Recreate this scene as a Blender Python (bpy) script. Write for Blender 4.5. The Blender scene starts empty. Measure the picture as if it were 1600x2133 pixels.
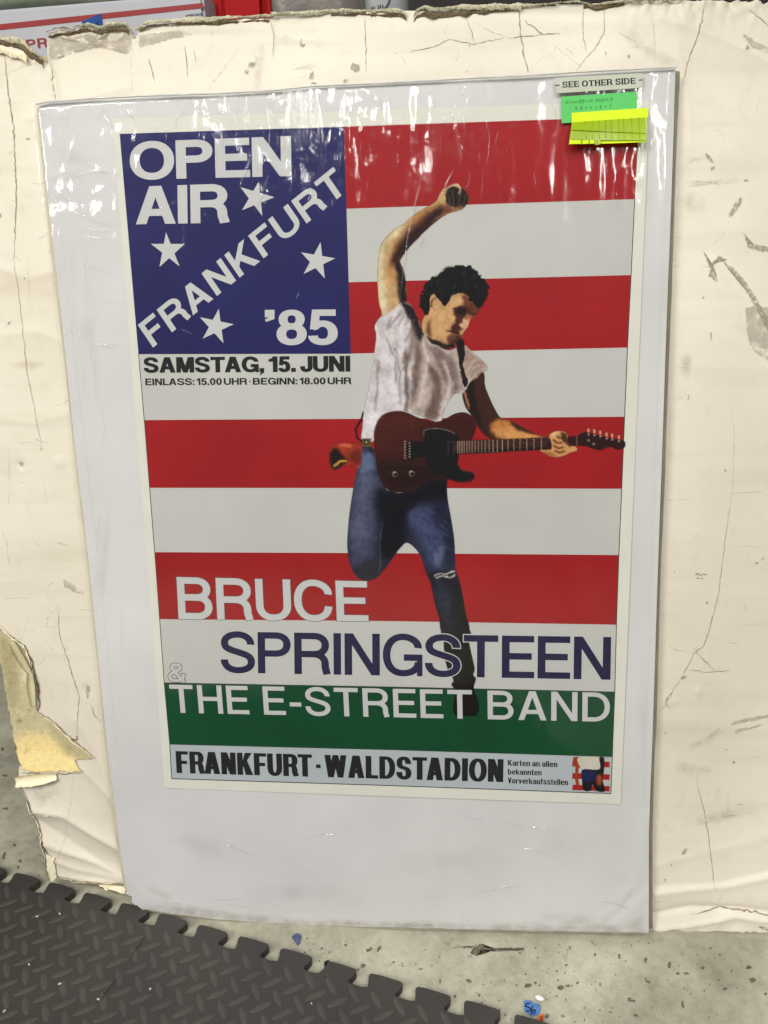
import bpy, bmesh, math, random
import numpy as np
from mathutils import Matrix, Vector

random.seed(7)
rng = np.random.default_rng(11)
sc = bpy.context.scene
COL = sc.collection

# ------------------------------------------------------------------ camera
F = 1700.0                                   # focal length in photo pixels (1600 x 2133)
XA = np.array([0.99647484, 0.00655634, -0.08363554])   # poster axes seen from the camera (right, down, into)
YA = np.array([0.00983748, 0.98093132, 0.19410559]); YA -= XA*(XA@YA); YA /= np.linalg.norm(YA)
NA = np.cross(XA, YA)
CAMP = np.array([0.389292789, 0.262675551, -0.971753849])  # camera in poster coordinates (m)
LEAN = math.radians(10)
VD = np.array([0, -math.sin(LEAN), -math.cos(LEAN)])      # "down the poster" in the world
ND = np.array([0, math.cos(LEAN), -math.sin(LEAN)])       # "into the poster" in the world

def ray(px, py):
    px = np.asarray(px, float); py = np.asarray(py, float)
    d = np.stack([(px-800)/F, (py-1066.5)/F, np.ones_like(px)], -1)
    return np.stack([d@XA, d@YA, d@NA], -1)

def bp(px, py, w=0.0):
    """point where the line of sight through a pixel meets the plane w metres behind the poster sheet"""
    d = ray(px, py)
    k = (w-CAMP[2])/d[..., 2]
    return CAMP[0]+d[..., 0]*k, CAMP[1]+d[..., 1]*k

UB, VB = [float(a) for a in bp(800, 1935)]

def to_world(u, v, w):
    u = np.asarray(u, float)[..., None]-UB; v = np.asarray(v, float)[..., None]-VB
    w = np.asarray(w, float)[..., None]
    return u*np.array([1., 0, 0])+v*VD+w*ND

def S(px, py, w=0.0):
    u, v = bp(px, py, 0.0)                   # sheet position; w only lifts off the sheet
    return to_world(u, v, w)

def SW(px, py, w):
    u, v = bp(px, py, w)
    return to_world(u, v, w+0*u)

CW = to_world(CAMP[0], CAMP[1], CAMP[2])
def rayw(px, py):
    d = ray(px, py)
    return d[..., 0:1]*np.array([1., 0, 0])+d[..., 1:2]*VD+d[..., 2:3]*ND
def floor_pt(px, py, z=0.0):
    d = rayw(px, py); k = (z-CW[2])/d[..., 2]
    return CW+d*k[..., None]
def wall_pt(px, py, y):
    d = rayw(px, py); k = (y-CW[1])/d[..., 1]
    return CW+d*k[..., None]

cam = bpy.data.objects.new("camera", bpy.data.cameras.new("camera")); COL.objects.link(cam)
Rp = np.stack([np.array([1., 0, 0]), VD, ND], 1)           # poster -> world
right = Rp@np.array([XA[0], YA[0], NA[0]]); down = Rp@np.array([XA[1], YA[1], NA[1]]); fwd = Rp@np.array([XA[2], YA[2], NA[2]])
cam.matrix_world = Matrix([[right[i], -down[i], -fwd[i], CW[i]] for i in range(3)]+[[0, 0, 0, 1]])
cam.data.sensor_fit = 'VERTICAL'; cam.data.sensor_height = 36; cam.data.lens = 36*F/2133
cam.data.clip_start = 0.02; cam.data.clip_end = 60
sc.camera = cam

# ------------------------------------------------------------------ world and lamps
W = bpy.data.worlds.new("World"); sc.world = W; W.use_nodes = True
bg = W.node_tree.nodes['Background']; bg.inputs[0].default_value = (0.95, 0.97, 1.0, 1); bg.inputs[1].default_value = 0.14

def area(name, loc, target, sx, sy, power, color):
    l = bpy.data.lights.new(name, 'AREA'); l.shape = 'RECTANGLE'; l.size = sx; l.size_y = sy
    l.energy = power; l.color = color
    o = bpy.data.objects.new(name, l); COL.objects.link(o); o.location = loc
    o.rotation_euler = (Vector(target)-Vector(loc)).to_track_quat('-Z', 'Y').to_euler()
    return o
for lx, ly, lz, lw, lc in ((-2.3, -2.7, 2.6, 106, (1.0, 0.975, 0.90)), (-0.45, -2.5, 2.85, 54, (1.0, 0.98, 0.93)), (1.1, -2.7, 2.65, 50, (1.0, 0.98, 0.93))):
    area("ceiling_lamp", (lx, ly, lz), (lx+(0.9 if lx < -2 else 0), ly+0.5, 0.0), 0.12, 2.4, lw, lc)
area("ceiling_bounce", (0.0, -2.6, 3.1), (0, -2.6, 0.0), 5.0, 4.0, 21, (0.96, 0.98, 1.0))  # unseen area light added as soft fill, as if off a white ceiling
sc.view_settings.view_transform = 'Standard'; sc.view_settings.look = 'None'
sc.view_settings.exposure = 0.0; sc.view_settings.gamma = 1.0
sc.cycles.transparent_max_bounces = 16; sc.cycles.max_bounces = 8

KALB = 0.76                                   # print colour as it looks under these lamps -> base colour
def lin(c, k=None):
    c = np.asarray(c, float)/255.0
    l = np.where(c <= 0.04045, c/12.92, ((c+0.055)/1.055)**2.4)*(KALB if k is None else k)
    return np.clip(l, 0, 0.9)
def rgba(c, k=None):
    l = lin(c, k); return (float(l[0]), float(l[1]), float(l[2]), 1.0)

# ------------------------------------------------------------------ object helpers
def link(o, parent=None):
    COL.objects.link(o)
    if parent is not None:
        o.parent = parent
    return o

def tag(o, label=None, cat=None, group=None, kind=None):
    if label: o['label'] = label
    if cat: o['category'] = cat
    if group: o['group'] = group
    if kind: o['kind'] = kind
    return o

def thing(name, label, cat, group=None, loc=(0, 0, 0)):
    o = bpy.data.objects.new(name, None); o.empty_display_size = 0.05
    o.location = loc; COL.objects.link(o)
    return tag(o, label, cat, group)

def mesh_obj(name, verts, faces, mat, parent=None, smooth=False, colors=None):
    me = bpy.data.meshes.new(name)
    verts = np.asarray(verts, float).reshape(-1, 3)
    if parent is not None:
        verts = verts-np.array(parent.location)
    if isinstance(faces, np.ndarray):
        n, k = faces.shape
        me.vertices.add(len(verts)); me.vertices.foreach_set('co', verts.ravel())
        me.loops.add(n*k); me.loops.foreach_set('vertex_index', faces.ravel().astype(np.int32))
        me.polygons.add(n); me.polygons.foreach_set('loop_start', np.arange(0, n*k, k, dtype=np.int32))
        me.polygons.foreach_set('loop_total', np.full(n, k, dtype=np.int32))
        me.update(calc_edges=True); me.validate()
    else:
        me.from_pydata([tuple(v) for v in verts], [], [tuple(f) for f in faces]); me.update()
    if smooth:
        me.polygons.foreach_set('use_smooth', np.ones(len(me.polygons), bool))
    if colors is not None:
        at = me.color_attributes.new('ink', 'FLOAT_COLOR', 'POINT')
        at.data.foreach_set('color', np.asarray(colors, np.float32).ravel())
    me.materials.append(mat)
    o = bpy.data.objects.new(name, me)
    return link(o, parent)

def smooth_noise(nx, ny, cx, cy, seed):
    """value noise, cubic upsampled from a cx by cy lattice, shape (ny, nx)"""
    r = np.random.default_rng(seed)
    g = r.standard_normal((cy+3, cx+3))
    def axis(n, c):
        t = np.linspace(0, c-1e-6, n); i = t.astype(int); f = t-i
        w = np.stack([((1-f)**3)/6, (3*f**3-6*f**2+4)/6, (-3*f**3+3*f**2+3*f+1)/6, f**3/6], 1)
        M = np.zeros((n, c+3))
        for k in range(4): M[np.arange(n), i+k] += w[:, k]
        return M
    return axis(ny, cy)@g@axis(nx, cx).T

# ------------------------------------------------------------------ materials
def new_mat(name):
    m = bpy.data.materials.new(name); m.use_nodes = True
    nt = m.node_tree; b = nt.nodes['Principled BSDF']
    return m, nt, b
def N(nt, t, **kw):
    n = nt.nodes.new(t)
    for k, v in kw.items(): setattr(n, k, v)
    return n
def ramp(nt, a, b, ca, cb):
    r = N(nt, 'ShaderNodeValToRGB'); e = r.color_ramp.elements
    e[0].position = a; e[1].position = b; e[0].color = ca; e[1].color = cb
    return r

def simple(name, c, rough=0.6, spec=0.4, var=0.06, scale=40, bump=0.0, bscale=200, k=None, metal=0.0):
    m, nt, b = new_mat(name)
    tc = N(nt, 'ShaderNodeTexCoord'); no = N(nt, 'ShaderNodeTexNoise'); no.inputs['Scale'].default_value = scale
    no.inputs['Detail'].default_value = 5
    nt.links.new(tc.outputs['Object'], no.inputs['Vector'])
    base = lin(c, k)
    r = ramp(nt, 0.3, 0.7, tuple(base*(1-var))+(1,), tuple(np.clip(base*(1+var), 0, .95))+(1,))
    nt.links.new(no.outputs['Fac'], r.inputs[0]); nt.links.new(r.outputs[0], b.inputs['Base Color'])
    b.inputs['Roughness'].default_value = rough; b.inputs['Specular IOR Level'].default_value = spec
    b.inputs['Metallic'].default_value = metal
    if bump:
        n2 = N(nt, 'ShaderNodeTexNoise'); n2.inputs['Scale'].default_value = bscale; n2.inputs['Detail'].default_value = 6
        nt.links.new(tc.outputs['Object'], n2.inputs['Vector'])
        bu = N(nt, 'ShaderNodeBump'); bu.inputs['Strength'].default_value = 1.0; bu.inputs['Distance'].default_value = bump
        nt.links.new(n2.outputs['Fac'], bu.inputs['Height']); nt.links.new(bu.outputs[0], b.inputs['Normal'])
    return m

M = {}
M['paper'] = simple('poster_paper', (222, 221, 210), .55, .3, .03, 25, k=.90)
M['ink_white'] = simple('white_print', (209, 209, 205), .5, .3, .035, 12)
M['ink_red'] = simple('red_print', (170, 24, 30), .45, .12, .10, 9)
M['ink_blue'] = simple('navy_print', (34, 34, 98), .45, .12, .14, 14)
M['ink_green'] = simple('green_print', (2, 76, 42), .45, .12, .12, 10)
M['ink_strip'] = simple('pale_blue_print', (192, 201, 206), .5, .3, .04, 12)
M['ink_black'] = simple('black_print', (34, 35, 36), .5, .12, .15, 30)
M['ink_navy'] = simple('dark_navy_print', (20, 15, 68), .5, .12, .15, 20)
M['ink_letter'] = simple('light_letter_print', (212, 213, 213), .5, .3, .03, 20)
M['ink_line'] = simple('hairline_print', (58, 60, 58), .5, .3, .1, 30)
M['back_sheet'] = simple('white_backing_sheet', (208, 207, 207), .6, .3, .055, 9, bump=.0006, bscale=18, k=.98)
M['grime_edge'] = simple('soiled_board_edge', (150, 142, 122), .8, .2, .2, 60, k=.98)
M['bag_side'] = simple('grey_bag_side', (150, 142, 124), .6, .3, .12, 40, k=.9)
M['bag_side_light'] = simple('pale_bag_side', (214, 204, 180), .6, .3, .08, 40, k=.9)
M['bag_top'] = simple('silvery_bag_edge', (226, 226, 224), .35, .5, .12, 60, k=.9)
M['core_tan'] = simple('torn_card_core', (196, 186, 152), .9, .1, .16, 30, bump=.0012, bscale=90, k=.98)
M['core_warm'] = simple('fresh_card_core', (238, 214, 150), .9, .1, .07, 40, bump=.0008, bscale=120, k=.98)
M['torn_edge'] = simple('torn_paper_edge', (196, 192, 166), .9, .1, .22, 60, bump=.002, bscale=130, k=.98)
M['crack'] = simple('dirty_crack', (158, 142, 122), .9, .1, .25, 80, k=.98)
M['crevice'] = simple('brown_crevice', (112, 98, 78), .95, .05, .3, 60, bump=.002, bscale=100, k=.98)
M['lip_light'] = simple('peeled_cream_paper', (240, 230, 200), .7, .2, .05, 30, bump=.0008, bscale=90, k=.98)
M['label'] = simple('label_paper', (212, 216, 198), .5, .3, .04, 50)
M['note_green'] = simple('green_note_paper', (108, 222, 120), .6, .2, .05, 40)
M['note_yellow'] = simple('neon_yellow_paper', (216, 255, 42), .6, .2, .03, 40, k=1.0)
M['note_olive'] = simple('yellow_translucent_film', (172, 202, 20), .35, .5, .12, 35)
M['note_line'] = simple('pencil_grid_line', (150, 172, 12), .6, .2, .1, 40)
M['note_mark'] = simple('faded_pen', (78, 172, 92), .6, .2, .1, 40)
M['shelf'] = simple('dark_shelf_board', (62, 56, 54), .7, .3, .3, 8)
M['dark_wall'] = simple('dark_store_wall', (46, 42, 42), .9, .1, .3, 3)
M['box_white'] = simple('mailing_box_card', (206, 206, 214), .5, .4, .05, 12)
M['box_red'] = simple('mailing_box_red', (168, 40, 44), .5, .4, .06, 20)
M['tape_blue'] = simple('blue_painters_tape', (30, 84, 160), .6, .3, .1, 80)
M['pen_dark'] = simple('dark_marker', (24, 34, 78), .6, .2, .1, 60)
M['tote_red'] = simple('red_plastic_tote', (186, 8, 12), .5, .15, .06, 4)
M['wrap_grey'] = simple('grey_stretch_wrap', (146, 138, 130), .35, .5, .22, 14, bump=.004, bscale=22)
M['wrap_lilac'] = simple('lilac_grey_wrap', (104, 100, 112), .4, .5, .2, 10, bump=.003, bscale=20)
M['jug_white'] = simple('white_jug_plastic', (198, 200, 200), .35, .5, .06, 10)
M['jug_navy'] = simple('navy_label_line', (24, 30, 84), .4, .5, .05, 20)
M['bag_green'] = simple('pale_green_bag', (150, 160, 136), .5, .4, .22, 18, bump=.004, bscale=30)
M['scrap_blue'] = simple('blue_tape_scrap', (98, 146, 214), .6, .3, .1, 120)
M['scrap_slate'] = simple('slate_blue_scrap', (92, 104, 138), .7, .2, .35, 160)
M['scrap_orange'] = simple('orange_paper_scrap', (226, 132, 70), .6, .3, .2, 90)
M['scrap_red'] = simple('red_paper_print', (176, 62, 34), .6, .3, .2, 90)
M['pebble'] = simple('shiny_white_button', (250, 250, 240), .12, .8, .02, 50, k=1)
M['speck'] = simple('pale_crumb', (214, 212, 200), .8, .2, .1, 90)
M['hair'] = simple('black_hair_strand', (16, 15, 15), .5, .3, .1, 90)

def decal(name, c, alpha=0.7, scale=220, lo=.35, hi=.6, k=None, rough=.85, soft=False):
    """thin dirt on a surface: colour with a broken, grainy edge"""
    m, nt, b = new_mat(name)
    b.inputs['Base Color'].default_value = rgba(c, k); b.inputs['Roughness'].default_value = rough
    b.inputs['Specular IOR Level'].default_value = .15
    tc = N(nt, 'ShaderNodeTexCoord'); no = N(nt, 'ShaderNodeTexNoise'); no.inputs['Scale'].default_value = scale
    no.inputs['Detail'].default_value = 6
    nt.links.new(tc.outputs['Object'], no.inputs['Vector'])
    r = ramp(nt, lo, hi, (0, 0, 0, 1), (alpha, alpha, alpha, 1))
    nt.links.new(no.outputs['Fac'], r.inputs[0])
    if soft:                                    # rubs out towards its rim
        at = N(nt, 'ShaderNodeAttribute'); at.attribute_name = 'ink'; ml = N(nt, 'ShaderNodeMath', operation='MULTIPLY')
        nt.links.new(r.outputs[0], ml.inputs[0]); nt.links.new(at.outputs['Fac'], ml.inputs[1]); nt.links.new(ml.outputs[0], b.inputs['Alpha'])
    else: nt.links.new(r.outputs[0], b.inputs['Alpha'])
    return m
M['scuff'] = decal('grey_scuff', (182, 173, 157), .58, 260, .3, .55)
M['scuff_soft'] = decal('soft_grime', (198, 187, 166), .42, 60, .3, .65, k=.95, soft=True)  # for grime, and for the painted shadow at the lower left tear
M['scuff_pink'] = decal('worn_face_paper', (214, 204, 190), .7, 90, .3, .6)
M['floor_stain'] = decal('dark_floor_stain', (124, 112, 97), .8, 420, .25, .5)
M['floor_pale'] = decal('pale_floor_paint', (226, 224, 202), .75, 200, .35, .6)

def board_mat():
    KB = 0.92
    m, nt, b = new_mat('aged_cream_board')
    tc = N(nt, 'ShaderNodeTexCoord')
    n1 = N(nt, 'ShaderNodeTexNoise'); n1.inputs['Scale'].default_value = 3.2; n1.inputs['Detail'].default_value = 8
    n2 = N(nt, 'ShaderNodeTexNoise'); n2.inputs['Scale'].default_value = 26; n2.inputs['Detail'].default_value = 8; n2.inputs['Roughness'].default_value = .7
    for n in (n1, n2): nt.links.new(tc.outputs['Object'], n.inputs['Vector'])
    r1 = ramp(nt, .32, .68, rgba((221, 212, 194), KB), rgba((241, 234, 218), KB))
    nt.links.new(n1.outputs['Fac'], r1.inputs[0])
    r2 = ramp(nt, .54, .78, (1, 1, 1, 1), (.74, .70, .63, 1))
    nt.links.new(n2.outputs['Fac'], r2.inputs[0])
    mx = N(nt, 'ShaderNodeMix', data_type='RGBA', blend_type='MULTIPLY'); mx.inputs['Factor'].default_value = .45
    nt.links.new(r1.outputs[0], mx.inputs['A']); nt.links.new(r2.outputs[0], mx.inputs['B'])
    # faint horizontal handling grime
    mp = N(nt, 'ShaderNodeMapping'); mp.inputs['Scale'].default_value = (2.5, 2.5, 26)
    n3 = N(nt, 'ShaderNodeTexNoise'); n3.inputs['Scale'].default_value = 1.6; n3.inputs['Detail'].default_value = 5
    nt.links.new(tc.outputs['Object'], mp.inputs[0]); nt.links.new(mp.outputs[0], n3.inputs['Vector'])
    r3 = ramp(nt, .5, .8, (1, 1, 1, 1), (.86, .83, .80, 1)); nt.links.new(n3.outputs['Fac'], r3.inputs[0])
    mx2 = N(nt, 'ShaderNodeMix', data_type='RGBA', blend_type='MULTIPLY'); mx2.inputs['Factor'].default_value = .7
    nt.links.new(mx.outputs['Result'], mx2.inputs['A']); nt.links.new(r3.outputs[0], mx2.inputs['B'])
    nt.links.new(mx2.outputs['Result'], b.inputs['Base Color'])
    b.inputs['Roughness'].default_value = .48; b.inputs['Specular IOR Level'].default_value = .35
    n4 = N(nt, 'ShaderNodeTexNoise'); n4.inputs['Scale'].default_value = 14; n4.inputs['Detail'].default_value = 5
    nt.links.new(tc.outputs['Object'], n4.inputs['Vector'])
    bu = N(nt, 'ShaderNodeBump'); bu.inputs['Distance'].default_value = .0022; bu.inputs['Strength'].default_value = .6
    nt.links.new(n4.outputs['Fac'], bu.inputs['Height']); nt.links.new(bu.outputs[0], b.inputs['Normal'])
    return m
M['board'] = board_mat()

def floor_mat():
    rgba = lambda c: globals()['rgba'](c, .98)
    m, nt, b = new_mat('stained_concrete')
    tc = N(nt, 'ShaderNodeTexCoord')
    def noise(s, d=8, ro=.6):
        n = N(nt, 'ShaderNodeTexNoise'); n.inputs['Scale'].default_value = s; n.inputs['Detail'].default_value = d
        n.inputs['Roughness'].default_value = ro; nt.links.new(tc.outputs['Object'], n.inputs['Vector']); return n
    a = noise(5.5, 9, .68); r1 = ramp(nt, .35, .68, rgba((150, 146, 130)), rgba((202, 199, 178)))
    nt.links.new(a.outputs['Fac'], r1.inputs[0])
    c = noise(60, 6, .7); r2 = ramp(nt, .30, .55, (.62, .58, .54, 1), (1, 1, 1, 1)); nt.links.new(c.outputs['Fac'], r2.inputs[0])
    d = noise(16, 8, .75); r3 = ramp(nt, .60, .68, (1, 1, 1, 1), (.74, .72, .68, 1)); nt.links.new(d.outputs['Fac'], r3.inputs[0])
    v = N(nt, 'ShaderNodeTexVoronoi'); v.inputs['Scale'].default_value = 48; v.inputs['Randomness'].default_value = 1
    nw = noise(90, 3); va = N(nt, 'ShaderNodeMix', data_type='VECTOR'); va.inputs['Factor'].default_value = .012
    nt.links.new(tc.outputs['Object'], va.inputs['A']); nt.links.new(nw.outputs['Color'], va.inputs['B'])
    nt.links.new(va.outputs['Result'], v.inputs['Vector'])
    r4 = ramp(nt, .07, .13, (.50, .44, .38, 1), (1, 1, 1, 1)); nt.links.new(v.outputs['Distance'], r4.inputs[0])
    # only some cells carry a speck
    sepc = N(nt, 'ShaderNodeSeparateColor'); nt.links.new(v.outputs['Color'], sepc.inputs[0])
    gt = N(nt, 'ShaderNodeMath', operation='GREATER_THAN'); gt.inputs[1].default_value = .72
    nt.links.new(sepc.outputs[0], gt.inputs[0])
    prev = r1.outputs[0]
    for k, (rr, f) in enumerate(((r2, .55), (r3, .8), (r4, None))):
        mx = N(nt, 'ShaderNodeMix', data_type='RGBA', blend_type='MULTIPLY')
        if f is None: nt.links.new(gt.outputs[0], mx.inputs['Factor'])
        else: mx.inputs['Factor'].default_value = f
        nt.links.new(prev, mx.inputs['A']); nt.links.new(rr.outputs[0], mx.inputs['B']); prev = mx.outputs['Result']
    nt.links.new(prev, b.inputs['Base Color'])
    b.inputs['Roughness'].default_value = .62; b.inputs['Specular IOR Level'].default_value = .3
    bu = N(nt, 'ShaderNodeBump'); bu.inputs['Distance'].default_value = .0015; bu.inputs['Strength'].default_value = .7
    nt.links.new(c.outputs['Fac'], bu.inputs['Height']); nt.links.new(bu.outputs[0], b.inputs['Normal'])
    return m
M['floor'] = floor_mat()

def foam_mat(name, c, dusty):
    m, nt, b = new_mat(name)
    tc = N(nt, 'ShaderNodeTexCoord')
    n1 = N(nt, 'ShaderNodeTexNoise'); n1.inputs['Scale'].default_value = 9; n1.inputs['Detail'].default_value = 8
    n2 = N(nt, 'ShaderNodeTexNoise'); n2.inputs['Scale'].default_value = 900; n2.inputs['Detail'].default_value = 3
    g = N(nt, 'ShaderNodeNewGeometry')
    for n in (n1, n2): nt.links.new(g.outputs['Position'], n.inputs['Vector'])
    base = lin(c)
    r = ramp(nt, .3, .7, tuple(base*(1-.12))+(1,), tuple(base*np.array([1.16, 1.12, 1.04])*(1+dusty))+(1,))
    nt.links.new(n1.outputs['Fac'], r.inputs[0]); nt.links.new(r.outputs[0], b.inputs['Base Color'])
    b.inputs['Roughness'].default_value = .55; b.inputs['Specular IOR Level'].default_value = .35
    bu = N(nt, 'ShaderNodeBump'); bu.inputs['Distance'].default_value = .0004; bu.inputs['Strength'].default_value = .5
    nt.links.new(n2.outputs['Fac'], bu.inputs['Height']); nt.links.new(bu.outputs[0], b.inputs['Normal'])
    return m
M['mat'] = foam_mat('charcoal_foam', (71, 69, 68), .05)
M['mat_bar'] = foam_mat('charcoal_foam_tread', (85, 82, 79), .08)

def film_mat(name, haze, rough, f0, micro=False):
    m, nt, b = new_mat(name); nt.nodes.remove(b)
    out = nt.nodes['Material Output']
    tr = N(nt, 'ShaderNodeBsdfTransparent'); tr.inputs[0].default_value = (.985, .985, .985, 1)
    gl = N(nt, 'ShaderNodeBsdfGlossy'); gl.inputs['Roughness'].default_value = rough
    df = N(nt, 'ShaderNodeBsdfDiffuse'); df.inputs[0].default_value = (.85, .86, .88, 1)
    lw = N(nt, 'ShaderNodeLayerWeight'); lw.inputs['Blend'].default_value = .5
    pw = N(nt, 'ShaderNodeMath', operation='POWER'); pw.inputs[1].default_value = 5
    fr = N(nt, 'ShaderNodeMath', operation='MULTIPLY_ADD'); fr.inputs[1].default_value = 1-f0; fr.inputs[2].default_value = f0
    nt.links.new(lw.outputs['Facing'], pw.inputs[0]); nt.links.new(pw.outputs[0], fr.inputs[0])
    m1 = N(nt, 'ShaderNodeMixShader'); m1.inputs[0].default_value = haze
    m2 = N(nt, 'ShaderNodeMixShader')
    nt.links.new(tr.outputs[0], m1.inputs[1]); nt.links.new(df.outputs[0], m1.inputs[2])
    nt.links.new(fr.outputs[0], m2.inputs[0]); nt.links.new(m1.outputs[0], m2.inputs[1]); nt.links.new(gl.outputs[0], m2.inputs[2])
    nt.links.new(m2.outputs[0], out.inputs[0])
    if micro:                                   # fine wrinkles, only where the sheet is crumpled
        tc = N(nt, 'ShaderNodeTexCoord'); at = N(nt, 'ShaderNodeAttribute'); at.attribute_name = 'ink'
        mp = N(nt, 'ShaderNodeMapping'); mp.inputs['Scale'].default_value = (150, 60, 26); mp.inputs['Rotation'].default_value = (0, .06, 0)
        n1 = N(nt, 'ShaderNodeTexNoise'); n1.inputs['Scale'].default_value = 1.0; n1.inputs['Detail'].default_value = 3; n1.inputs['Roughness'].default_value = .55
        n2 = N(nt, 'ShaderNodeTexNoise'); n2.inputs['Scale'].default_value = 75; n2.inputs['Detail'].default_value = 3; n2.inputs['Distortion'].default_value = 1.2
        nt.links.new(tc.outputs['Object'], mp.inputs[0]); nt.links.new(mp.outputs[0], n1.inputs['Vector']); nt.links.new(tc.outputs['Object'], n2.inputs['Vector'])
        ad = N(nt, 'ShaderNodeMath', operation='MULTIPLY_ADD'); ad.inputs[1].default_value = .45
        nt.links.new(n2.outputs['Fac'], ad.inputs[0]); nt.links.new(n1.outputs['Fac'], ad.inputs[2])
        ml = N(nt, 'ShaderNodeMath', operation='MULTIPLY'); nt.links.new(ad.outputs[0], ml.inputs[0]); nt.links.new(at.outputs['Fac'], ml.inputs[1])
        bu = N(nt, 'ShaderNodeBump'); bu.inputs['Distance'].default_value = .00055; bu.inputs['Strength'].default_value = 1.0
        nt.links.new(ml.outputs[0], bu.inputs['Height']); nt.links.new(bu.outputs[0], gl.inputs['Normal'])
    return m
M['film'] = film_mat('clear_plastic_film', 0.004, .085, .036, True)
M['film_fold'] = film_mat('creased_plastic', .03, .09, .10)

def ink_mat():
    m, nt, b = new_mat('photo_print')
    at = N(nt, 'ShaderNodeAttribute'); at.attribute_name = 'ink'
    nt.links.new(at.outputs['Color'], b.inputs['Base Color']); nt.links.new(at.outputs['Alpha'], b.inputs['Alpha'])
    b.inputs['Roughness'].default_value = .5; b.inputs['Specular IOR Level'].default_value = .12
    return m
M['photo'] = ink_mat()

# ================================================================== THE PRINT (flat ink laid on the sheet)
PAPER_W = -0.0004                              # the sheet lies 0.4 mm in front of its backing
INK = [PAPER_W]
class Sheet:
    """collects flat polygons given in photo pixels and lays them on the poster plane"""
    def __init__(s, w): s.w = w; s.v = []; s.f = []; s.k = 0
    def poly(s, pts, dz=None):
        pts = np.asarray(pts, float)
        if dz is None: dz = s.k*2.0e-6; s.k += 1
        i = sum(len(a) for a in s.v)
        s.v.append(S(pts[:, 0], pts[:, 1], s.w-dz)); s.f.append(tuple(range(i, i+len(pts))))
    def strip(s, A, B, dz=None):
        A = np.asarray(A, float); B = np.asarray(B, float)
        if dz is None: dz = s.k*2.0e-6; s.k += 1
        i = sum(len(a) for a in s.v); n = len(A)
        P = np.concatenate([A, B]); s.v.append(S(P[:, 0], P[:, 1], s.w-dz))
        for j in range(n-1): s.f.append((i+j, i+n+j, i+n+j+1, i+j+1))
    def build(s, name, mat, parent):
        v = np.concatenate(s.v)
        o = mesh_obj(name, v, s.f, mat, parent)
        return o

poster = thing('poster', 'red, white and blue striped concert poster with a leaping guitarist, in the plastic sleeve', 'poster', loc=tuple(S(800, 1660)))
# sheet of paper, slightly curved edge
def lerp_pts(pts, n=14):
    out = []
    for a, b in zip(pts[:-1], pts[1:]):
        for t in np.linspace(0, 1, n, endpoint=False): out.append((a[0]+(b[0]-a[0])*t, a[1]+(b[1]-a[1])*t))
    out.append(pts[-1]); return out
sh = Sheet(PAPER_W)
sh.strip([(234, 247), (800, 229), (1353, 209)], [(343, 1641), (800, 1658), (1293, 1675)])
sh.build('paper_sheet', M['paper'], poster)

LE = np.array([(250, 279), (289, 737), (301, 875), (312, 1016), (322.7, 1150), (333, 1290), (342.5, 1422), (354, 1550), (358, 1621.5)], float)
RE = np.array([(1331, 243), (1322, 415), (1314.5, 573), (1307, 724), (1301, 868), (1295, 1018), (1289, 1156), (1284, 1300.5), (1280.5, 1441), (1275.5, 1576), (1272.5, 1652.5)], float)
LX = lambda y: float(np.interp(y, LE[:, 1], LE[:, 0])); RX = lambda y: float(np.interp(y, RE[:, 1], RE[:, 0]))
def band(name, top, bot, mat, w=PAPER_W-.00008, label=None):
    s = Sheet(w); s.strip(top, bot); o = s.build(name, mat, poster)
    if label: o['label'] = label
    return o
def row(y0, ym, y1, xl=None):
    xl0 = LX(y0) if xl is None else xl
    return [(xl0, y0), ((xl0+RX(y1))/2, ym), (RX(y1), y1)]
CX = lambda y: 717+(y-263)*(14/474.0)
r0 = [(CX(263), 264), (1020, 253.5), (1331, 243)]
r1 = [(CX(435), 435), (1020, 425), (RX(415), 415)]
r2 = [(CX(588), 588), (1020, 580.5), (RX(573), 573)]
r3 = [(CX(736), 736.5), (1020, 730), (RX(724), 724)]
r3f = [(LX(737), 737.5), (CX(736), 736.5), (RX(724), 724)]
r4 = row(875, 872, 868); r5 = row(1016, 1016.5, 1018); r6 = row(1150, 1152, 1156)
r7 = row(1289.5, 1293.5, 1301); r8 = row(1422, 1430.5, 1441); r9 = row(1550, 1561.5, 1576); r10 = row(1621.5, 1636, 1652.5)
band('red_stripe', r0, r1, M['ink_red'])
band('white_stripe', r1, r2, M['ink_white'])
band('red_stripe', r2, r3, M['ink_red'])
band('white_stripe', r3f, r4, M['ink_white'])
band('red_stripe', r4, r5, M['ink_red'])
band('white_stripe', r5, r6, M['ink_white'])
band('red_stripe', r6, r7, M['ink_red'])
band('white_stripe', r7, r8, M['ink_white'])
band('green_band', r8, r9, M['ink_green'])
band('venue_strip', r9, r10, M['ink_strip'])
band('blue_panel', [(250, 279), (484, 271.5), (CX(263), 264)], [(LX(737), 737.5), (510, 737.5), (CX(736), 736.5)], M['ink_blue'])

# hairline frame
def line_strip(s, pts, wd):
    P = np.array(pts, float); d = np.gradient(P, axis=0); d /= np.linalg.norm(d, axis=1)[:, None]; n = np.stack([-d[:, 1], d[:, 0]], 1)
    wd = np.broadcast_to(wd, len(P))[:, None]
    s.strip(P+n*wd/2, P-n*wd/2)
s = Sheet(PAPER_W-.00012)
line_strip(s, LE[1:], 1.6); line_strip(s, RE[1:], 1.7); line_strip(s, r10, 1.8); line_strip(s, r8, 1.5)
line_strip(s, r9, 1.0); line_strip(s, LE[:2], .7); line_strip(s, RE[:2], 1.0); line_strip(s, [r3f[0], r3f[1]], .8)
s.build('frame_line', M['ink_line'], poster)

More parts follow.
